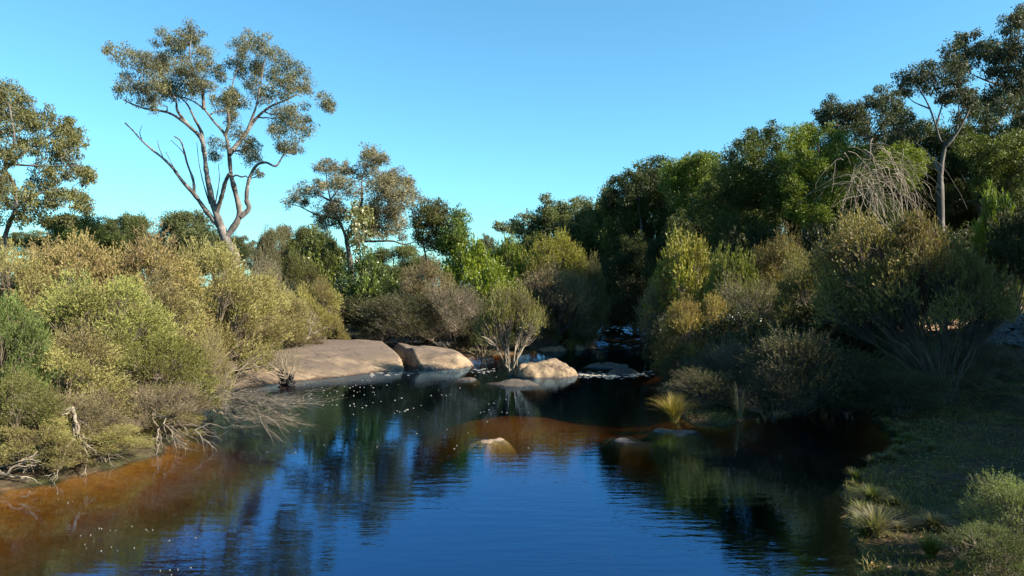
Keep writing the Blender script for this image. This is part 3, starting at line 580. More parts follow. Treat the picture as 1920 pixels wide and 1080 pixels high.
pixel_tree('peppermint_tree', 36, [([(1350, 900), (1350, 780), (1345, 690)], 12, 4)],
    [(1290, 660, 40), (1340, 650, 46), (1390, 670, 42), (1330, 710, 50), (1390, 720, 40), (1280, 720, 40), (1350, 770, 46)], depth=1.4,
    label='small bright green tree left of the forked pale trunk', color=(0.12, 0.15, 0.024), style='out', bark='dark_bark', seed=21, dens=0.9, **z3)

# generic trees for the far line and for the wood on the right
def generic_tree(name, seed, h, spread, style, leafm, bark, nb, Rb, flat, dens, leaf):
    rg = np.random.default_rng(seed); blobs = []
    for k in range(nb):
        a = rg.uniform(0, 2 * math.pi); u = rg.uniform(0, 1); r = spread * math.sqrt(rg.uniform(0.05, 1)) * math.sin(math.pi * (0.2 + 0.72 * u)) ; z = h * (0.38 + 0.54 * u)
        blobs.append((np.array([r * math.cos(a), 50 + r * math.sin(a), z]), Rb * rg.uniform(0.7, 1.25)))
    limbs = [(np.array([(0, 50, -0.3), (0.1, 50, h * 0.2), (-0.1, 50.1, h * 0.42), (0.15, 50, h * 0.7), (0, 50, h * 0.86)]), h * 0.022, h * 0.006)]
    for k in range(3):
        a = 2.1 * k + rg.uniform(0, 1); limbs.append((np.array([(0, 50, h * 0.3), (spread * .3 * math.cos(a), 50 + spread * .3 * math.sin(a), h * 0.48), (spread * .6 * math.cos(a), 50 + spread * .6 * math.sin(a), h * 0.66)]), h * 0.012, h * 0.004))
    t = build_tree(name, (0, 50, 0), limbs, blobs, 'x', (0.06, 0.07, 0.03), style=style, leaf_px=leaf, dens=dens, leafm=leafm, bark=bark, seed=seed, flat=flat)
    t.location = (0, 0, 0)
    return t
GEN = {'gum': generic_tree('eucalyptus_tree', 41, 12, 4.2, 'droop', 'gum_leaf', 'gum_bark', 40, 1.15, 0.75, 0.8, 3.2),
       'gum2': generic_tree('eucalyptus_tree', 42, 12, 5.0, 'droop', 'gum_leaf', 'gum_bark', 44, 1.2, 0.7, 0.75, 3.2),
       'dome': generic_tree('bushy_tree', 43, 8, 3.6, 'out', 'gum_leaf', 'dark_bark', 38, 1.15, 0.75, 0.95, 3.0)}
used = set()
def place_tree(kind, px, D, py_top, label, color, group, wid=None, rz=None):
    x = (px - 960) / F * D; g = gz(x, D); zt = CAM_H + (540 - py_top) / F * D; H0 = 8 if kind == 'dome' else 12
    s = (zt - g) / H0 / 0.98; W0 = 3.9 if kind == 'dome' else 5.0
    sw = s if wid is None else wid / F * D / 2 / W0
    rz = random.uniform(0, 6.28) if rz is None else rz
    if kind not in used: used.add(kind); o = GEN[kind]; o.location = (x, D, g); o.rotation_euler = (0, 0, rz); o.scale = (sw, sw, s); [setattr(c, 'color', (*color, 1)) for c in o.children if c.name.startswith('crown')]
    else: o = copy_thing(GEN[kind], (x, D, g), rz, (sw, sw, s), color)
    return tag(o, label, 'tree', group)
GF = 'far trees along the skyline'
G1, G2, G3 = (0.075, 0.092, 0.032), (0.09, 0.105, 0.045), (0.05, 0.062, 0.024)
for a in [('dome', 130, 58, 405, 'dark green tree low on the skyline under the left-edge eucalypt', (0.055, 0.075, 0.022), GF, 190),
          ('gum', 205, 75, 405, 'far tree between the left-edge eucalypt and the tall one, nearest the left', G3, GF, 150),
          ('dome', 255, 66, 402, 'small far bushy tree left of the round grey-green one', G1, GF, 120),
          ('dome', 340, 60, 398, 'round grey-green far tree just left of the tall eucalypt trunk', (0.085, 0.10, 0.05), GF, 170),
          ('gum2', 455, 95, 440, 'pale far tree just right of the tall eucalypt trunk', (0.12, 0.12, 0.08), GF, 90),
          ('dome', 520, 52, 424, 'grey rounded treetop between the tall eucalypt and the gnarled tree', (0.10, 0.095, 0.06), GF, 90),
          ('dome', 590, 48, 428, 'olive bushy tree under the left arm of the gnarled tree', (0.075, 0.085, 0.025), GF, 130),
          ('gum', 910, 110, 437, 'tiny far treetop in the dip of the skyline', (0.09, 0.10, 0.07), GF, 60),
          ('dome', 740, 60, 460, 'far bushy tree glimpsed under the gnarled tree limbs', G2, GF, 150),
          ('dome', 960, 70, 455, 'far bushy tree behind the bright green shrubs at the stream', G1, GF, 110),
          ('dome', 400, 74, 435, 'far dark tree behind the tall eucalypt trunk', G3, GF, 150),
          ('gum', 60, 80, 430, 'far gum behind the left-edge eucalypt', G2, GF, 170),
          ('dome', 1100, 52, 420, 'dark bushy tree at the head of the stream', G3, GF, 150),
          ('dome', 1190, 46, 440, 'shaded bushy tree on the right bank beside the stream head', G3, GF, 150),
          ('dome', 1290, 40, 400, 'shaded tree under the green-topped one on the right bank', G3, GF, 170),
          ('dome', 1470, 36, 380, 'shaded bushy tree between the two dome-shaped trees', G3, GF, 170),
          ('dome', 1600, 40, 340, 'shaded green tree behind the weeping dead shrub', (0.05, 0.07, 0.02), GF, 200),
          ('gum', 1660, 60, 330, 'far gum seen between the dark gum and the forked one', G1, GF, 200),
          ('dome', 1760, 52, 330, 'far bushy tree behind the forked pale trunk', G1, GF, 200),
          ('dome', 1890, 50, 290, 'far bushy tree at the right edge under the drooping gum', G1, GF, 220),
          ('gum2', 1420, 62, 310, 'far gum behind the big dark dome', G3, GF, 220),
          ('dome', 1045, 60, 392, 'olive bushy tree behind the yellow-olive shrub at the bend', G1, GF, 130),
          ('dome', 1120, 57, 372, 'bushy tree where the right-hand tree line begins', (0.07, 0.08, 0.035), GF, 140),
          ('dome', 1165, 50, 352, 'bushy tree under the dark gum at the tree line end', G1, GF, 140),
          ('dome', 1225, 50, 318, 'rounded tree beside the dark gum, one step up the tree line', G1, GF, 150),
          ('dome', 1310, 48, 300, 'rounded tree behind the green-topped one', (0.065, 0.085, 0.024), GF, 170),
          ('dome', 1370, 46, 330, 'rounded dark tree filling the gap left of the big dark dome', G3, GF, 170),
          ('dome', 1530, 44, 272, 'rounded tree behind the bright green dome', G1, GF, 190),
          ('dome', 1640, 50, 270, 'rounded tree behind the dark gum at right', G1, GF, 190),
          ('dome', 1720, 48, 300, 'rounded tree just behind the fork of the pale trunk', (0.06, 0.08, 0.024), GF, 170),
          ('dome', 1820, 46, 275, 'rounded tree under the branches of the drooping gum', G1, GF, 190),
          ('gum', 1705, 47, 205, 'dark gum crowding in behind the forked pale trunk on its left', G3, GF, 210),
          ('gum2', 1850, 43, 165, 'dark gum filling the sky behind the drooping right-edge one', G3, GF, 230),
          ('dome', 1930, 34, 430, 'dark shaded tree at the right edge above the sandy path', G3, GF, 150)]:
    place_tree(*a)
# the wood outside the frame on the right, whose shade lies over the lawn and the inlet
GS = 'gums right of the frame that shade the lawn'
for k, (x, y, h) in enumerate([(17.5, 10.0, 9), (20, 14.5, 8.5), (23.5, 18, 10), (18.5, 5.5, 8.5), (25, 11.5, 12.5), (26, 22, 9), (18, 12.5, 7.5), (17.5, 15.0, 8.0), (19.5, 18.0, 7.0), (21.5, 20.0, 7.5), (20, 8, 8)]):
    o = copy_thing(GEN['dome' if k > 6 else 'gum2' if k % 2 else 'gum'], (x, y, gz(x, y)), k * 1.3, (h / 12, h / 12, h / 12) if k < 7 else (h / 8.5, h / 8.5, h / 8), (0.055, 0.065, 0.03))
    tag(o, 'gum tree standing just out of view to the right of the lawn' if k < 7 else 'bushy round tree just out of view to the right of the lawn', 'tree', GS if k < 7 else 'bushy trees right of the frame')

# ------------------------------------------------------------------ shrubs
def shrub_mesh(name, seed, lobes=16, sprigs=120, per=9, sl=0.11, ll=0.035, lw=0.009, style='tea', leafm='shrub_leaf', bark='stem_bark', bare=0.25, stems_r=0.012, twigs=40, upright=0.5, low=0.05, rad=(0.24, 0.38), zc=0.55, lean=0.0):
    """unit shrub: radius 1, height 1; returns an Empty with stems and foliage"""
    rg = np.random.default_rng(seed); sm = MB(); fm = MB()
    for k in range(lobes):
        a = 2.399963 * k + rg.uniform(-.5, .5); u = (k + 0.5) / lobes; u = u ** 0.8
        rr = 0.72 * math.sqrt(1 - (u * 0.93) ** 2) * rg.uniform(0.75, 1.1); z = low + 0.10 + (0.70 - low) * u * rg.uniform(0.88, 1.1)
        c = np.array([rr * math.cos(a), rr * math.sin(a), max(z, bare)]); R = rg.uniform(*rad); bt = np.clip(rg.normal(0.5, 0.2), 0.1, 0.9)
        c[0] += lean * c[2]
        b0 = np.array([rg.normal() * 0.07, rg.normal() * 0.07, -0.03])
        mid = np.array([c[0] * 0.45, c[1] * 0.45, c[2] * 0.55])
        t = np.linspace(0, 1, 7)[:, None]; pl = b0 * (1 - t) ** 2 + 2 * mid * t * (1 - t) + c * t ** 2 + rg.normal(size=(7, 3)) * 0.012
        tube(sm, pl, np.linspace(stems_r, stems_r * 0.4, 7), 5)
        n = sprigs; q = unit(rg.normal(size=(n, 3))); q[:, 2] = np.where(q[:, 2] < -0.2, -q[:, 2] * rg.uniform(0.2, 1, n), q[:, 2])
        p = c + q * R * (rg.uniform(0.1, 1, (n, 1)) ** 0.45) * np.array([1, 1, 0.82])
        out = unit(p - np.array([0, 0, 0.12])); d = unit(out * 0.6 + q * 0.5 + np.array([0, 0, upright]) + rg.normal(size=(n, 3)) * 0.3)
        st = np.clip(bt + rg.normal(size=n) * 0.14, 0, 1)
        sL = sl * rg.uniform(0.6, 1.4, n); d[:, 2] *= zc
        for j in range(min(twigs, n)):       # twigs reaching from the limb to the sprigs
            a_ = pl[4 + rg.integers(0, 3)]; tube(sm, curve(a_, p[j] + d[j] * sL[j] * 0.7, 4, 0.06, 0, rg), np.linspace(stems_r * 0.3, stems_r * 0.1, 4), 3)
        tt = rg.uniform(0, 1, (n, per)); base = p[:, None] + d[:, None] * (sL[:, None, None] * tt[..., None])
        ld = d[:, None] * 0.75 + rg.normal(size=(n, per, 3)) * (0.38 if style == 'tea' else 0.6) * np.array([1, 1, zc])
        L = ll * rg.uniform(0.6, 1.35, n * per)
        tint = np.clip(np.repeat(st, per) + rg.normal(size=n * per) * 0.07, 0, 1)
        leaves(fm, base.reshape(-1, 3), ld.reshape(-1, 3), L, lw * rg.uniform(0.7, 1.3, n * per), tint, rg, True)
    root = empty(name)
    link('stems', sm.mesh(name + '_stems', M[bark], True), root)
    link('foliage', fm.mesh(name + '_foliage', M[leafm]), root, (0.1, 0.1, 0.03))
    return root
SH = {
    'tea0': shrub_mesh('tea_tree_shrub', 61, 30, 260, 9, 0.075, 0.030, 0.0078, low=0.0, bare=0.05, rad=(0.17, 0.29), upright=0.3, twigs=22), 'tea1': shrub_mesh('tea_tree_shrub', 62, 34, 235, 9, 0.085, 0.030, 0.0078, upright=0.5, low=0.0, bare=0.05, rad=(0.16, 0.27), twigs=22), 'tea2': shrub_mesh('tea_tree_shrub', 63, 28, 270, 9, 0.08, 0.031, 0.0078, low=0.0, bare=0.05, rad=(0.18, 0.30), upright=0.25, twigs=22),
    'leafy0': shrub_mesh('leafy_shrub', 64, 15, 150, 9, 0.10, 0.055, 0.020, 'leafy', 'glossy_leaf'), 'leafy1': shrub_mesh('leafy_shrub', 65, 17, 140, 9, 0.12, 0.05, 0.019, 'leafy', 'shrub_leaf'),
    'wispy0': shrub_mesh('wispy_shrub', 66, 15, 130, 8, 0.16, 0.045, 0.008, 'tea', bare=0.2, twigs=90, upright=0.9), 'wispy1': shrub_mesh('wispy_shrub', 67, 20, 200, 8, 0.14, 0.042, 0.009, 'tea', bare=0.15, twigs=60, upright=0.3, bark='dark_bark', stems_r=0.009),
    'island': shrub_mesh('pale_stemmed_bush', 68, 17, 190, 8, 0.13, 0.045, 0.011, 'tea', bare=0.45, twigs=90, upright=1.3, stems_r=0.02, bark='dead_wood', low=0.25, zc=0.85),
    'hero': shrub_mesh('tall_tea_tree', 69, 54, 200, 8, 0.07, 0.024, 0.0075, 'tea', bare=0.40, twigs=60, upright=0.35, stems_r=0.009, low=0.25, rad=(0.13, 0.24), zc=0.8, lean=-0.62, bark='dark_bark')}
sused = set()
def shrub(kind, px, py_top, wpx, D, label, color, group, cat='shrub', deep=1.0, lean=(0, 0), zb=None, rz=None):
    x = (px - 960) / F * D; g = gz(x, D) if zb is None else zb; h = (CAM_H + (540 - py_top) / F * D - g) / 0.98; w = wpx / F * D / 2 / 0.98
    rz = random.uniform(0, 6.28) if rz is None else rz
    if kind not in sused:
        sused.add(kind); o = SH[kind]; o.location = (x, D, g); o.scale = (w, w * deep, h); o.rotation_euler = (0, 0, rz)
        for c in o.children:
            if c.name.startswith('foliage'): c.color = (*color, 1)
    else: o = copy_thing(SH[kind], (x, D, g), rz, (w, w * deep, h), color)
    o.rotation_euler = (lean[1], lean[0], rz)
    return tag(o, label, cat, group)
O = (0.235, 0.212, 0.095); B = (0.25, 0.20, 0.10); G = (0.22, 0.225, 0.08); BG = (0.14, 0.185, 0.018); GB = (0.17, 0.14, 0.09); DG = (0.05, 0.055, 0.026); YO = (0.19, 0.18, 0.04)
GL = 'olive shrubs massed on the left bank'
for a in [('tea0', 20, 462, 228, 19, 'olive shrub at the left edge, in the back row of the left-bank mass', O),
          ('tea1', 135, 436, 276, 20.5, 'brown-topped shrub in the back row below the left-edge eucalypt', B),
          ('tea2', 275, 430, 276, 21.2, 'highest brown-topped shrub of the left-bank mass', B),
          ('tea0', 385, 452, 252, 22.5, 'olive shrub in the back row just below the tall eucalypt trunk', O),
          ('tea1', 465, 498, 194, 24.5, 'olive shrub on the slope right of the tall eucalypt trunk', O),
          ('tea2', 590, 522, 129, 30.0, 'rounded olive shrub at the right end of the left-bank mass', (0.24, 0.215, 0.085)),
          ('wispy0', 500, 486, 95, 31, 'grey feathery shrub poking up behind the left-bank mass', (0.16, 0.145, 0.10)),
          ('tea1', 535, 545, 140, 27.8, 'grey-olive shrub behind the bare pale branch on the shelf', (0.24, 0.21, 0.11)),
          ('tea1', 5, 550, 230, 12.6, 'fresh green shrub at the left edge in the front row', (0.10, 0.135, 0.045)),
          ('tea0', 185, 515, 324, 15.8, 'large green-olive shrub in the middle of the left-bank mass', G),
          ('tea2', 280, 512, 240, 18.2, 'large olive shrub above the pale rock slope', O),
          ('tea1', 470, 540, 205, 27.0, 'grey-olive shrub leaning over the back of the shelf', (0.235, 0.205, 0.10)),
          ('tea2', 110, 610, 288, 13.3, 'front-row olive shrub above the tangled dead roots', O),
          ('tea1', 275, 620, 276, 14.9, 'front-row olive-green shrub overhanging the dead twigs', (0.13, 0.13, 0.04)),
          ('tea0', 20, 700, 228, 11.6, 'lowest olive shrub at the left water edge', (0.12, 0.12, 0.045)),
          ('wispy0', 392, 620, 90, 18.3, 'thin twiggy shrub leaning over the left end of the shelf', O),
          ('wispy1', 150, 730, 170, 12.4, 'low straggly shrub hanging over the water among dead roots', GB),
          ('wispy0', 300, 720, 190, 14.0, 'low straggly shrub behind the fan of dead twigs', GB),
          ('tea1', 55, 775, 228, 11.5, 'low olive shrub at the water beside the dead roots, left of them', O),
          ('tea2', 185, 790, 204, 12.2, 'low olive shrub at the water just right of the dead roots', O),
          ('tea0', 300, 765, 180, 14.2, 'low olive shrub at the water left of the fan of dead twigs', (0.17, 0.155, 0.065)),
          ('wispy0', 440, 560, 150, 25.5, 'grey wispy shrub rising from the back left of the shelf', (0.22, 0.19, 0.11)),
          ('wispy0', 235, 545, 150, 17.0, 'grey-brown wispy shrub sunk among the left-bank olive mounds', (0.22, 0.18, 0.11)),
          ('tea2', 570, 575, 86, 28.8, 'small grey-brown shrub at the back edge of the shelf', GB)]:
    shrub(*a, GL)
GM = 'shrubs of the thicket behind the rocks'
for a in [('tea0', 510, 428, 90, 38, 'grey rounded shrub right of the tall eucalypt', (0.12, 0.115, 0.07)),
          ('leafy0', 600, 445, 120, 38, 'green-tipped shrub below the gnarled tree', (0.095, 0.115, 0.028)),
          ('tea1', 560, 470, 120, 35, 'dark olive shrub behind the rounded left-bank shrub', (0.08, 0.085, 0.03)),
          ('leafy0', 690, 485, 130, 34, 'glossy green shrub below the pale sapling', (0.085, 0.12, 0.03)),
          ('tea2', 800, 482, 150, 33, 'grey-brown shrub in the centre of the thicket', GB),
          ('leafy1', 650, 555, 170, 32.6, 'dark shaded shrub at the left of the thicket foot', DG),
          ('wispy1', 760, 545, 180, 31.6, 'dark shaded shrub above the granite slab', (0.07, 0.07, 0.04)),
          ('wispy0', 850, 535, 170, 31.4, 'dark grey shaded shrub right above the granite slab end', (0.085, 0.08, 0.055)),
          ('leafy0', 875, 448, 120, 37, 'bright green shrub right of the dark round tree', BG),
          ('leafy1', 950, 452, 100, 38, 'green shrub next along the skyline dip', (0.10, 0.13, 0.02)),
          ('leafy0', 925, 500, 120, 34.5, 'bright green shrub half way down the thicket', BG),
          ('tea1', 1045, 432, 170, 37, 'tall yellow-olive shrub at the stream bend', YO),
          ('wispy1', 1035, 500, 160, 34.4, 'grey-brown drooping shrub under the yellow-olive one', (0.155, 0.125, 0.085)),
          ('tea0', 1105, 480, 85, 36, 'grey shrub with green tips right of the yellow-olive one', (0.12, 0.115, 0.055)),
          ('leafy1', 905, 590, 120, 31.5, 'dark low shrub behind the pale-stemmed bush', DG),
          ('leafy0', 1072, 602, 62, 35.5, 'small green tuft-like shrub on the rock at the stream bend', (0.10, 0.13, 0.025)),
          ('tea2', 1000, 560, 110, 34.2, 'shaded olive shrub behind the pale-stemmed bush to the right', (0.08, 0.08, 0.035)),
          ('wispy0', 1150, 590, 90, 52, 'grey low shrub at the far head of the stream', (0.10, 0.10, 0.07)),
          ('leafy1', 1110, 540, 130, 46, 'dark shrub overhanging the far left bank of the stream', DG),
          ('leafy1', 1195, 520, 140, 44, 'dark shrub overhanging the far right bank of the stream', DG),
          ('leafy1', 1150, 545, 120, 72, 'dark shrub closing the view at the head of the stream', DG),
          ('leafy0', 1110, 500, 150, 78, 'dark leafy shrub behind the stream head, left of its middle', DG),
          ('leafy1', 1190, 490, 150, 80, 'dark leafy shrub behind the stream head, right of its middle', DG),
          ('leafy1', 720, 530, 150, 35, 'dark shrub in the thicket under the glossy green one', DG)]:
    shrub(*a, GM)
shrub('island', 958, 545, 135, 24.9, 'pale-stemmed green-topped bush growing beside the midstream boulder', (0.15, 0.145, 0.05), None, 'bush', zb=0.02)
GR = 'shrubs along the right bank'
for a in [('leafy1', 1285, 448, 140, 27.5, 'yellow-green shrub on the right bank left of the olive one', YO),
          ('wispy1', 1245, 520, 110, 28, 'grey drooping shrub at the narrow of the stream, right bank', GB),
          ('tea1', 1310, 550, 190, 21.5, 'orange-topped shrub lit above the dark right bank', (0.20, 0.15, 0.055)),
          ('tea2', 1465, 432, 180, 26, 'olive brown-topped shrub left of the big spreading one', (0.15, 0.12, 0.045)),
          ('leafy1', 1375, 475, 120, 25.5, 'yellow-green shrub right of the first yellow-green one', (0.12, 0.135, 0.03)),
          ('wispy0', 1400, 525, 170, 22.5, 'olive-green shrub in the middle of the right-bank mass', (0.12, 0.12, 0.05)),
          ('tea0', 1530, 470, 190, 21, 'dense olive shrub touching the left side of the big spreading one', (0.13, 0.12, 0.045)),
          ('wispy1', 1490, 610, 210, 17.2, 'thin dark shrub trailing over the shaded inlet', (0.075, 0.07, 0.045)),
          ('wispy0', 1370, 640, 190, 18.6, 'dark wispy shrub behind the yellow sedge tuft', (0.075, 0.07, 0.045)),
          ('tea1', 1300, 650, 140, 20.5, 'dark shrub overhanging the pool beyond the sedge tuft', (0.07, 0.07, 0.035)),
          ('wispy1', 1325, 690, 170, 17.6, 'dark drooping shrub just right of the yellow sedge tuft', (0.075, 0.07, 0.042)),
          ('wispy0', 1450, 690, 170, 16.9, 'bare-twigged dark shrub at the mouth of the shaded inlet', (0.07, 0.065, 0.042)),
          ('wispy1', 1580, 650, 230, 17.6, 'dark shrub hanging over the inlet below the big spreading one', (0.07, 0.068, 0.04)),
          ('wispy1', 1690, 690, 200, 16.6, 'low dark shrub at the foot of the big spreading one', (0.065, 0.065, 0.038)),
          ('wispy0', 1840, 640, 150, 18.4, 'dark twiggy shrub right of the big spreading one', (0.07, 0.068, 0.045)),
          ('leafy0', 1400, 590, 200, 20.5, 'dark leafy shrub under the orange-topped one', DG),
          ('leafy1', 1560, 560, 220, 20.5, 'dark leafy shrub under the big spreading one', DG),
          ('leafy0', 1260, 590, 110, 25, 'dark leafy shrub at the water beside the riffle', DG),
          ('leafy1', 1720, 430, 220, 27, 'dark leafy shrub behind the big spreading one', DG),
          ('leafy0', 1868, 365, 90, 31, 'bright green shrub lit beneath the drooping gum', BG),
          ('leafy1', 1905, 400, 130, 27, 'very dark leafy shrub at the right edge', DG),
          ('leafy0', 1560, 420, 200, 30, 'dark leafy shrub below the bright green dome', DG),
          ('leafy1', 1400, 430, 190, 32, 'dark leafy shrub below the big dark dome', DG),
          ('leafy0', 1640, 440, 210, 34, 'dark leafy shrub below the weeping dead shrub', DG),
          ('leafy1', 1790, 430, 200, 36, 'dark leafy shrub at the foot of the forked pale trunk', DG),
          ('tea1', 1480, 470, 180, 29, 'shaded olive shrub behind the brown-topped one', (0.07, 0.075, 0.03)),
          ('wispy1', 1880, 480, 90, 33, 'thin bare-twigged shrub on the grassy slope', GB)]:
    shrub(*a, GR)
shrub('hero', 1768, 392, 400, 17.8, 'big spreading tea tree with bare stems on the right bank', (0.18, 0.15, 0.062), None, 'shrub', deep=0.8, rz=0.0)
GC = 'pale green shrubs in the bottom right corner'
shrub('wispy1', 1895, 890, 180, 7.6, 'pale green wispy shrub at the right edge of the lawn', (0.13, 0.15, 0.07), GC)
shrub('tea0', 1850, 985, 200, 6.9, 'low dark green shrub in the bottom right corner', (0.085, 0.10, 0.045), GC)

# ------------------------------------------------------------------ dead branches and twigs
def dead_branch(name, start, ends, label, r=0.03, n2=5, n3=4, spread=0.35, sag=0.1, mat='dead_wood', seed=1, cat='branch', group=None, fine=0.4):
    rg = np.random.default_rng(seed); start = np.asarray(start, float); mb = MB()
    for e in ends:
        e = np.asarray(e, float); L = np.linalg.norm(e - start); pl = curve(start, e, 9, 0.08, sag, rg)
        tube(mb, pl - start, np.linspace(r, r * 0.3, 9), 6)
        for k in range(n2):
            j = rg.integers(2, 9); dv = unit((e - start) / L + rg.normal(size=3) * spread); l2 = L * rg.uniform(0.2, 0.5)
            p2 = curve(pl[j], pl[j] + dv * l2, 6, 0.1, sag, rg); tube(mb, p2 - start, np.linspace(r * 0.4, r * 0.12, 6), 4)
            for m_ in range(n3):
                q = p2[rg.integers(1, 6)]; dv2 = unit(dv + rg.normal(size=3) * spread); tube(mb, curve(q, q + dv2 * l2 * fine * rg.uniform(0.5, 1.3), 4, 0.08, sag, rg) - start, np.linspace(r * 0.16, r * 0.06, 4), 3)
    o = link(name, mb.mesh(name, M[mat], True)); o.location = start
    return tag(o, label, cat, group)
GD = 'dead branches along the left water edge'
dead_branch('dead_branch', P(360, 748, 15.6), [P(505, 775, 15.2) + [0, s * 0.3, z] for s, z in ((-1, 0.22), (0, 0.12), (1, 0.0), (2, 0.18), (-2, 0.08))] , 'pale feathery dead branch fanning out over the water below the shelf', 0.016, 16, 7, 0.16, 0.03, seed=2, group=GD, fine=0.7)
dead_branch('dead_branch', P(285, 770, 13.8), [P(330, 840, 13.4), P(375, 815, 13.3), P(300, 830, 13.2), P(350, 835, 13.8)], 'bunch of pale dead twigs hanging to the water right of the root tangle', 0.018, 10, 6, 0.4, -0.05, seed=3, group=GD)
dead_branch('dead_branch', P(135, 765, 12.0), [P(80, 875, 11.6), P(118, 868, 11.4), P(165, 855, 11.6), P(195, 860, 11.9), P(60, 800, 11.9)], 'forked grey dead root tangle reaching down into the water at left', 0.032, 6, 4, 0.45, -0.02, seed=4, group=GD)
dead_branch('dead_branch', P(-20, 880, 11.0), [P(60, 855, 11.2), P(70, 845, 11.0), P(40, 895, 10.9)], 'grey dead stick lying at the left edge of the water', 0.03, 4, 3, 0.3, 0.0, seed=5, group=GD)
dead_branch('dead_branch', P(375, 725, 19.6), [P(455, 690, 20.2), P(430, 700, 20.4), P(470, 680, 20.6)], 'dark fallen branch resting on the left end of the tan shelf', 0.03, 6, 4, 0.4, 0.05, 'stem_bark', seed=6, group=GD)
dead_branch('dead_branch', P(572, 637, 27.2), [P(592, 600, 27.2), P(610, 612, 27.3), P(580, 605, 27.4)], 'bare pale forked branch standing on the back of the shelf', 0.03, 5, 3, 0.4, 0.0, seed=7)
root = empty('water_shrub', (P(540, 716, 22.4)[0], 22.3, 0.0)); tag(root, 'little twiggy plant with a black root clump at the shelf edge', 'plant')
rg = np.random.default_rng(33); sm = MB(); fm = MB(); rm = MB()
for k in range(26):
    e = np.array([rg.uniform(-0.75, 0.35), rg.uniform(-0.4, 0.4), rg.uniform(0.5, 1.15)]); pl = curve((0, 0, 0.15), e, 6, 0.1, 0, rg); tube(sm, pl, np.linspace(0.022, 0.005, 6), 4)
    n = 60; p = e + rg.normal(size=(n, 3)) * 0.14; leaves(fm, p, rg.normal(size=(n, 3)) + [0, 0, 0.8], 0.05 * rg.uniform(.6, 1.3, n), 0.012, rg.uniform(0, 1, n), rg)
for k in range(60):
    d = unit(rg.normal(size=3)); tube(rm, curve((0, 0, 0.08), d * [0.26, 0.2, 0.22] + [0, 0, 0.12], 5, 0.2, 0, rg), np.linspace(0.045, 0.012, 5), 4)
link('stems', sm.mesh('water_shrub_stems', M['stem_bark'], True), root); link('foliage', fm.mesh('water_shrub_foliage', M['shrub_leaf']), root, (0.12, 0.12, 0.045)); link('root_clump', rm.mesh('root_clump', M['wet_wood'], True), root)
root = empty('dead_shrub', (P(1700, 480, 28)[0], 28, gz(P(1700, 480, 28)[0], 28))); tag(root, 'weeping bare dead shrub with pale arching twigs below the forked gum', 'dead shrub')
sm = MB(); tw = MB(); rg = np.random.default_rng(35)
o0 = np.array(root.location)
for k in range(9): tube(sm, curve((0, 0, 0), P(1640 + rg.uniform(-50, 60), 330 + rg.uniform(-20, 40), 28 + rg.uniform(-0.8, 0.8)) - o0, 8, 0.06, 0, rg), np.linspace(0.05, 0.015, 8), 5)
for k in range(120):
    a = P(1640 + rg.normal() * 42, 325 + rg.normal() * 26, 28 + rg.uniform(-1.2, 1.2)) - o0
    w = rg.normal(0.6, 0.95); l = rg.uniform(0.4, 2.2); t = np.linspace(0, 1, 8)[:, None]
    pl = a + np.hstack([w * t, rg.uniform(-0.5, 0.5) * t, 0.25 * np.sin(t * 2.4) * l * 0.5 - l * t ** 1.7]) + rg.normal(size=(8, 3)) * 0.02
    tube(tw, pl, np.linspace(0.013, 0.005, 8), 3)
link('stems', sm.mesh('dead_shrub_stems', M['dead_wood'], True), root); link('twigs', tw.mesh('dead_shrub_twigs', M['dead_wood'], True), root)

# ------------------------------------------------------------------ sedge tufts
def tuft(x, y, h, n, spread, label, color, seed, group=None, zb=None, cat='sedge'):
    rg = np.random.default_rng(seed); mb = MB()
    a = rg.uniform(0, 2 * math.pi, n); u = np.stack([np.cos(a), np.sin(a), 0 * a], 1); lean = rg.uniform(0.1, 1, n) * spread; hh = h * rg.uniform(0.6, 1.1, n)
    b = u * rg.uniform(0, 0.16 * spread, (n, 1)); s = np.stack([-u[:, 1], u[:, 0], 0 * a], 1); vs_ = []; w = 0.007 * rg.uniform(.7, 1.4, (n, 1))
    for k in range(5):
        t = k / 4; c = b + u * (lean * t ** 1.8)[:, None] + np.array([0, 0, 1]) * (hh * (t - 0.28 * t ** 3 * np.minimum(lean / h, 1.6)))[:, None]
        vs_ += [c + s * w * (1 - 0.85 * t), c - s * w * (1 - 0.85 * t)]
    V = np.stack(vs_, 1).reshape(-1, 3); i0 = np.arange(n)[:, None, None] * 10 + np.arange(4)[None, :, None] * 2 + np.array([0, 1, 3, 2])[None, None]
    mb.add(V, f4=i0.reshape(-1, 4), t=np.repeat(rg.uniform(0, 1, n), 10))
    o = link('sedge_tuft', mb.mesh('sedge_tuft', M['shrub_leaf']), None, color); o.location = (x, y, gz(x, y) if zb is None else zb)
    return tag(o, label, cat, group)
GT = 'sedge tufts at the water edge'
tuft(3.4, 16.2, 0.62, 520, 0.62, 'yellow-green sedge tuft lit at the edge of the dark right bank', (0.20, 0.16, 0.05), 71, GT, 0.0)
tuft(P(372, 745, 19)[0], 18.6, 0.55, 220, 0.3, 'straw-coloured sedge tuft at the left end of the shelf', (0.26, 0.22, 0.09), 72, GT, 0.0)
tuft(P(1650, 1010, 8.4)[0], 8.5, 0.34, 420, 0.34, 'grey dry grass clump drooping over the lawn edge', (0.16, 0.15, 0.10), 73, GT)
tuft(P(1745, 1050, 7.7)[0], 7.7, 0.25, 380, 0.24, 'green grass clump at the bottom right beside red soil', (0.13, 0.14, 0.04), 74, GT)
tuft(P(1640, 945, 9.8)[0], 9.9, 0.22, 260, 0.3, 'green-tipped grass clump at the top of the lawn edge', (0.12, 0.13, 0.05), 75, GT)
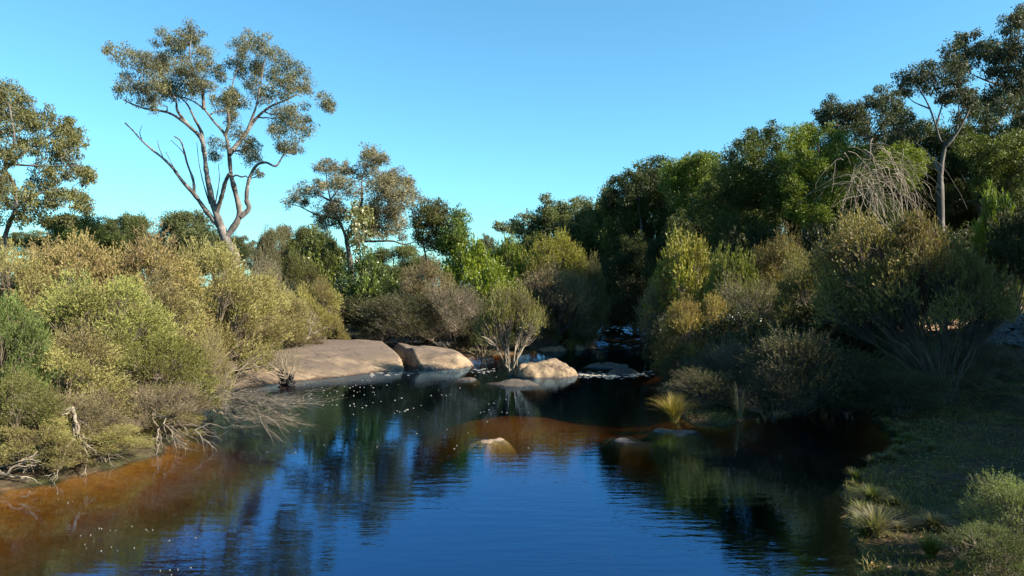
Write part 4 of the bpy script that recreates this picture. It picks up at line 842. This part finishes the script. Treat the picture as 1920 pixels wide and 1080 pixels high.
tuft(P(1760, 1000, 8.6)[0], 8.7, 0.2, 300, 0.3, 'brownish grass clump in the middle of the lawn edge', (0.14, 0.12, 0.06), 76, GT)
tuft(P(1070, 640, 35)[0], 34.6, 0.9, 220, 0.6, 'straw grass tuft on the bank where the stream narrows', (0.22, 0.18, 0.07), 77, GT)
tuft(P(1400, 800, 15.9)[0], 16.4, 0.8, 60, 0.4, 'thin pale reeds standing in the shaded inlet', (0.16, 0.15, 0.11), 78, GT, -0.05)

# lawn and litter
rg = np.random.default_rng(81); mb = MB(); n = 150000
x = rg.uniform(3.2, 16, n); y = rg.uniform(5.5, 21, n); d = sdist(x, y); patch = wob(x, y, 1.1, 2.0) + 0.5 * wob(x, y, 3.1, 5.0)
ok = (d > 0.03) & (patch > -0.25) & (rg.uniform(0, 1, n) < np.clip(1.25 - y / 22, 0.25, 1)); x, y, patch = x[ok], y[ok], patch[ok]; n = len(x)
leaves(mb, np.stack([x, y, height(x, y) - 0.004], 1), rg.normal(size=(n, 3)) * 0.55 + [0, 0, 0.8], 0.075 * rg.uniform(.5, 1.6, n) * (1 + 0.25 * patch), 0.010, np.clip(rg.uniform(0, 1, n) * 0.7 + 0.2 * patch + 0.15, 0, 1), rg)
tag(link('lawn_grass', mb.mesh('lawn_grass', M['shrub_leaf']), None, (0.105, 0.10, 0.036)), 'short green grass on the shaded lawn at right', 'grass', kind='stuff')
lm = MB(); n = 26000; x = rg.uniform(3.2, 18, n); y = rg.uniform(5.5, 27, n); ok = (sdist(x, y) > 0.0) & (wob(x, y, 0.8, 7.0) > -0.3); x, y = x[ok], y[ok]; n = len(x)
leaves(lm, np.stack([x, y, height(x, y) + rg.uniform(0.008, 0.05, n)], 1), rg.normal(size=(n, 3)) * [1, 1, 0.15], 0.09 * rg.uniform(.5, 1.4, n), 0.022, rg.uniform(0, 1, n), rg)
tag(link('leaf_litter', lm.mesh('leaf_litter', M['shrub_leaf']), None, (0.16, 0.10, 0.055)), 'brown fallen leaves strewn over the shaded lawn', 'leaf litter', kind='stuff')
for k in range(46):      # ragged clumps along the lawn edge and over its bare patches
    if k < 26:
        e = RIVER[[-9, -8, -7, -6, -5, -4]]; q = rg.uniform(0, 4.99); a_ = e[int(q)]; b_ = e[int(q) + 1]; p_ = a_ + (b_ - a_) * (q % 1) + [rg.uniform(0.0, 0.25), 0]
    else: p_ = np.array([rg.uniform(4.2, 8.5), rg.uniform(7.5, 15)])
    if sdist(p_[0], p_[1])[0] < -0.05: continue
    tuft(p_[0], p_[1], rg.uniform(0.08, 0.2), 110, rg.uniform(0.12, 0.28), 'small ragged grass clump on the shaded lawn', [(0.12, 0.12, 0.045), (0.14, 0.115, 0.06), (0.09, 0.11, 0.035)][k % 3], 300 + k, 'small grass clumps on the lawn', max(0.0, gz(*p_)), 'grass clump')
mb = MB(); n = 60000; x = rg.uniform(14, 42, n); y = rg.uniform(22, 62, n); d = sdist(x, y); ok = (d > 1) & (wob(x, y, .6, 1.0) > -0.2) & (np.abs(y - 28.5 - 2 * np.sin((x - 15.5) / 16 * 2.2)) > 0.9); x, y = x[ok], y[ok]; n = len(x)
leaves(mb, np.stack([x, y, height(x, y) - 0.01], 1), rg.normal(size=(n, 3)) * 0.5 + [0, 0, 0.8], 0.13 * rg.uniform(.5, 1.4, n), 0.03, rg.uniform(0, 1, n), rg)
tag(link('slope_grass', mb.mesh('slope_grass', M['shrub_leaf']), None, (0.11, 0.125, 0.035)), 'patchy grass on the slope beyond the sandy path', 'grass', kind='stuff')

# foam flecks on the pool
mb = MB(); rg = np.random.default_rng(83)
def fleck(px, py, s):
    D = CAM_H * F / (py - 540); x = (px - 960) / F * D
    if sdist(x, D)[0] > -0.15: return
    k = 6; a = np.arange(k) * 2 * math.pi / k; r = s * rg.uniform(0.6, 1.2, k)
    top = np.stack([x + r * 1.3 * np.cos(a), D + r * 0.9 * np.sin(a), np.full(k, 0.006)], 1); low = top.copy(); low[:, 2] = 0.001; low[:, :2] = (low[:, :2] - [x, D]) * 1.1 + [x, D]
    v = np.vstack([top, low, [[x, D, 0.012]]]); j = np.arange(k); j2 = (j + 1) % k
    mb.add(v, f3=np.stack([np.full(k, 2 * k), j, j2], 1), f4=np.stack([j, k + j, k + j2, j2], 1))
for k in range(16):
    cx, cy = rg.normal(690, 130), rg.normal(738, 22); sl = rg.uniform(-0.35, 0.1)
    for m_ in range(rg.integers(3, 13)): dx = rg.normal() * 28; fleck(cx + dx, cy + sl * dx + rg.normal() * 2.5, rg.uniform(0.005, 0.019))
for k in range(6):
    cx, cy = rg.uniform(-20, 430), rg.uniform(860, 1075); sl = rg.uniform(-0.3, 0.3)
    for m_ in range(rg.integers(2, 9)): dx = rg.normal() * 30; fleck(cx + dx, cy + sl * dx + rg.normal() * 5, rg.uniform(0.002, 0.006))
for k in range(35): fleck(rg.uniform(500, 1000), rg.uniform(700, 860), rg.uniform(0.004, 0.012))
for k in range(110): px = rg.uniform(690, 930); fleck(px, 699 - (px - 770) * 0.02 + rg.normal() * 3, rg.uniform(0.02, 0.06))
for k in range(160): px = rg.uniform(1080, 1225); fleck(px, 706 - abs(px - 1140) * 0.08 + rg.normal() * 2.5, rg.uniform(0.02, 0.07))
tag(link('foam', mb.mesh('foam', M['foam'])), 'white foam flecks drifting on the brown pool', 'foam', kind='stuff')
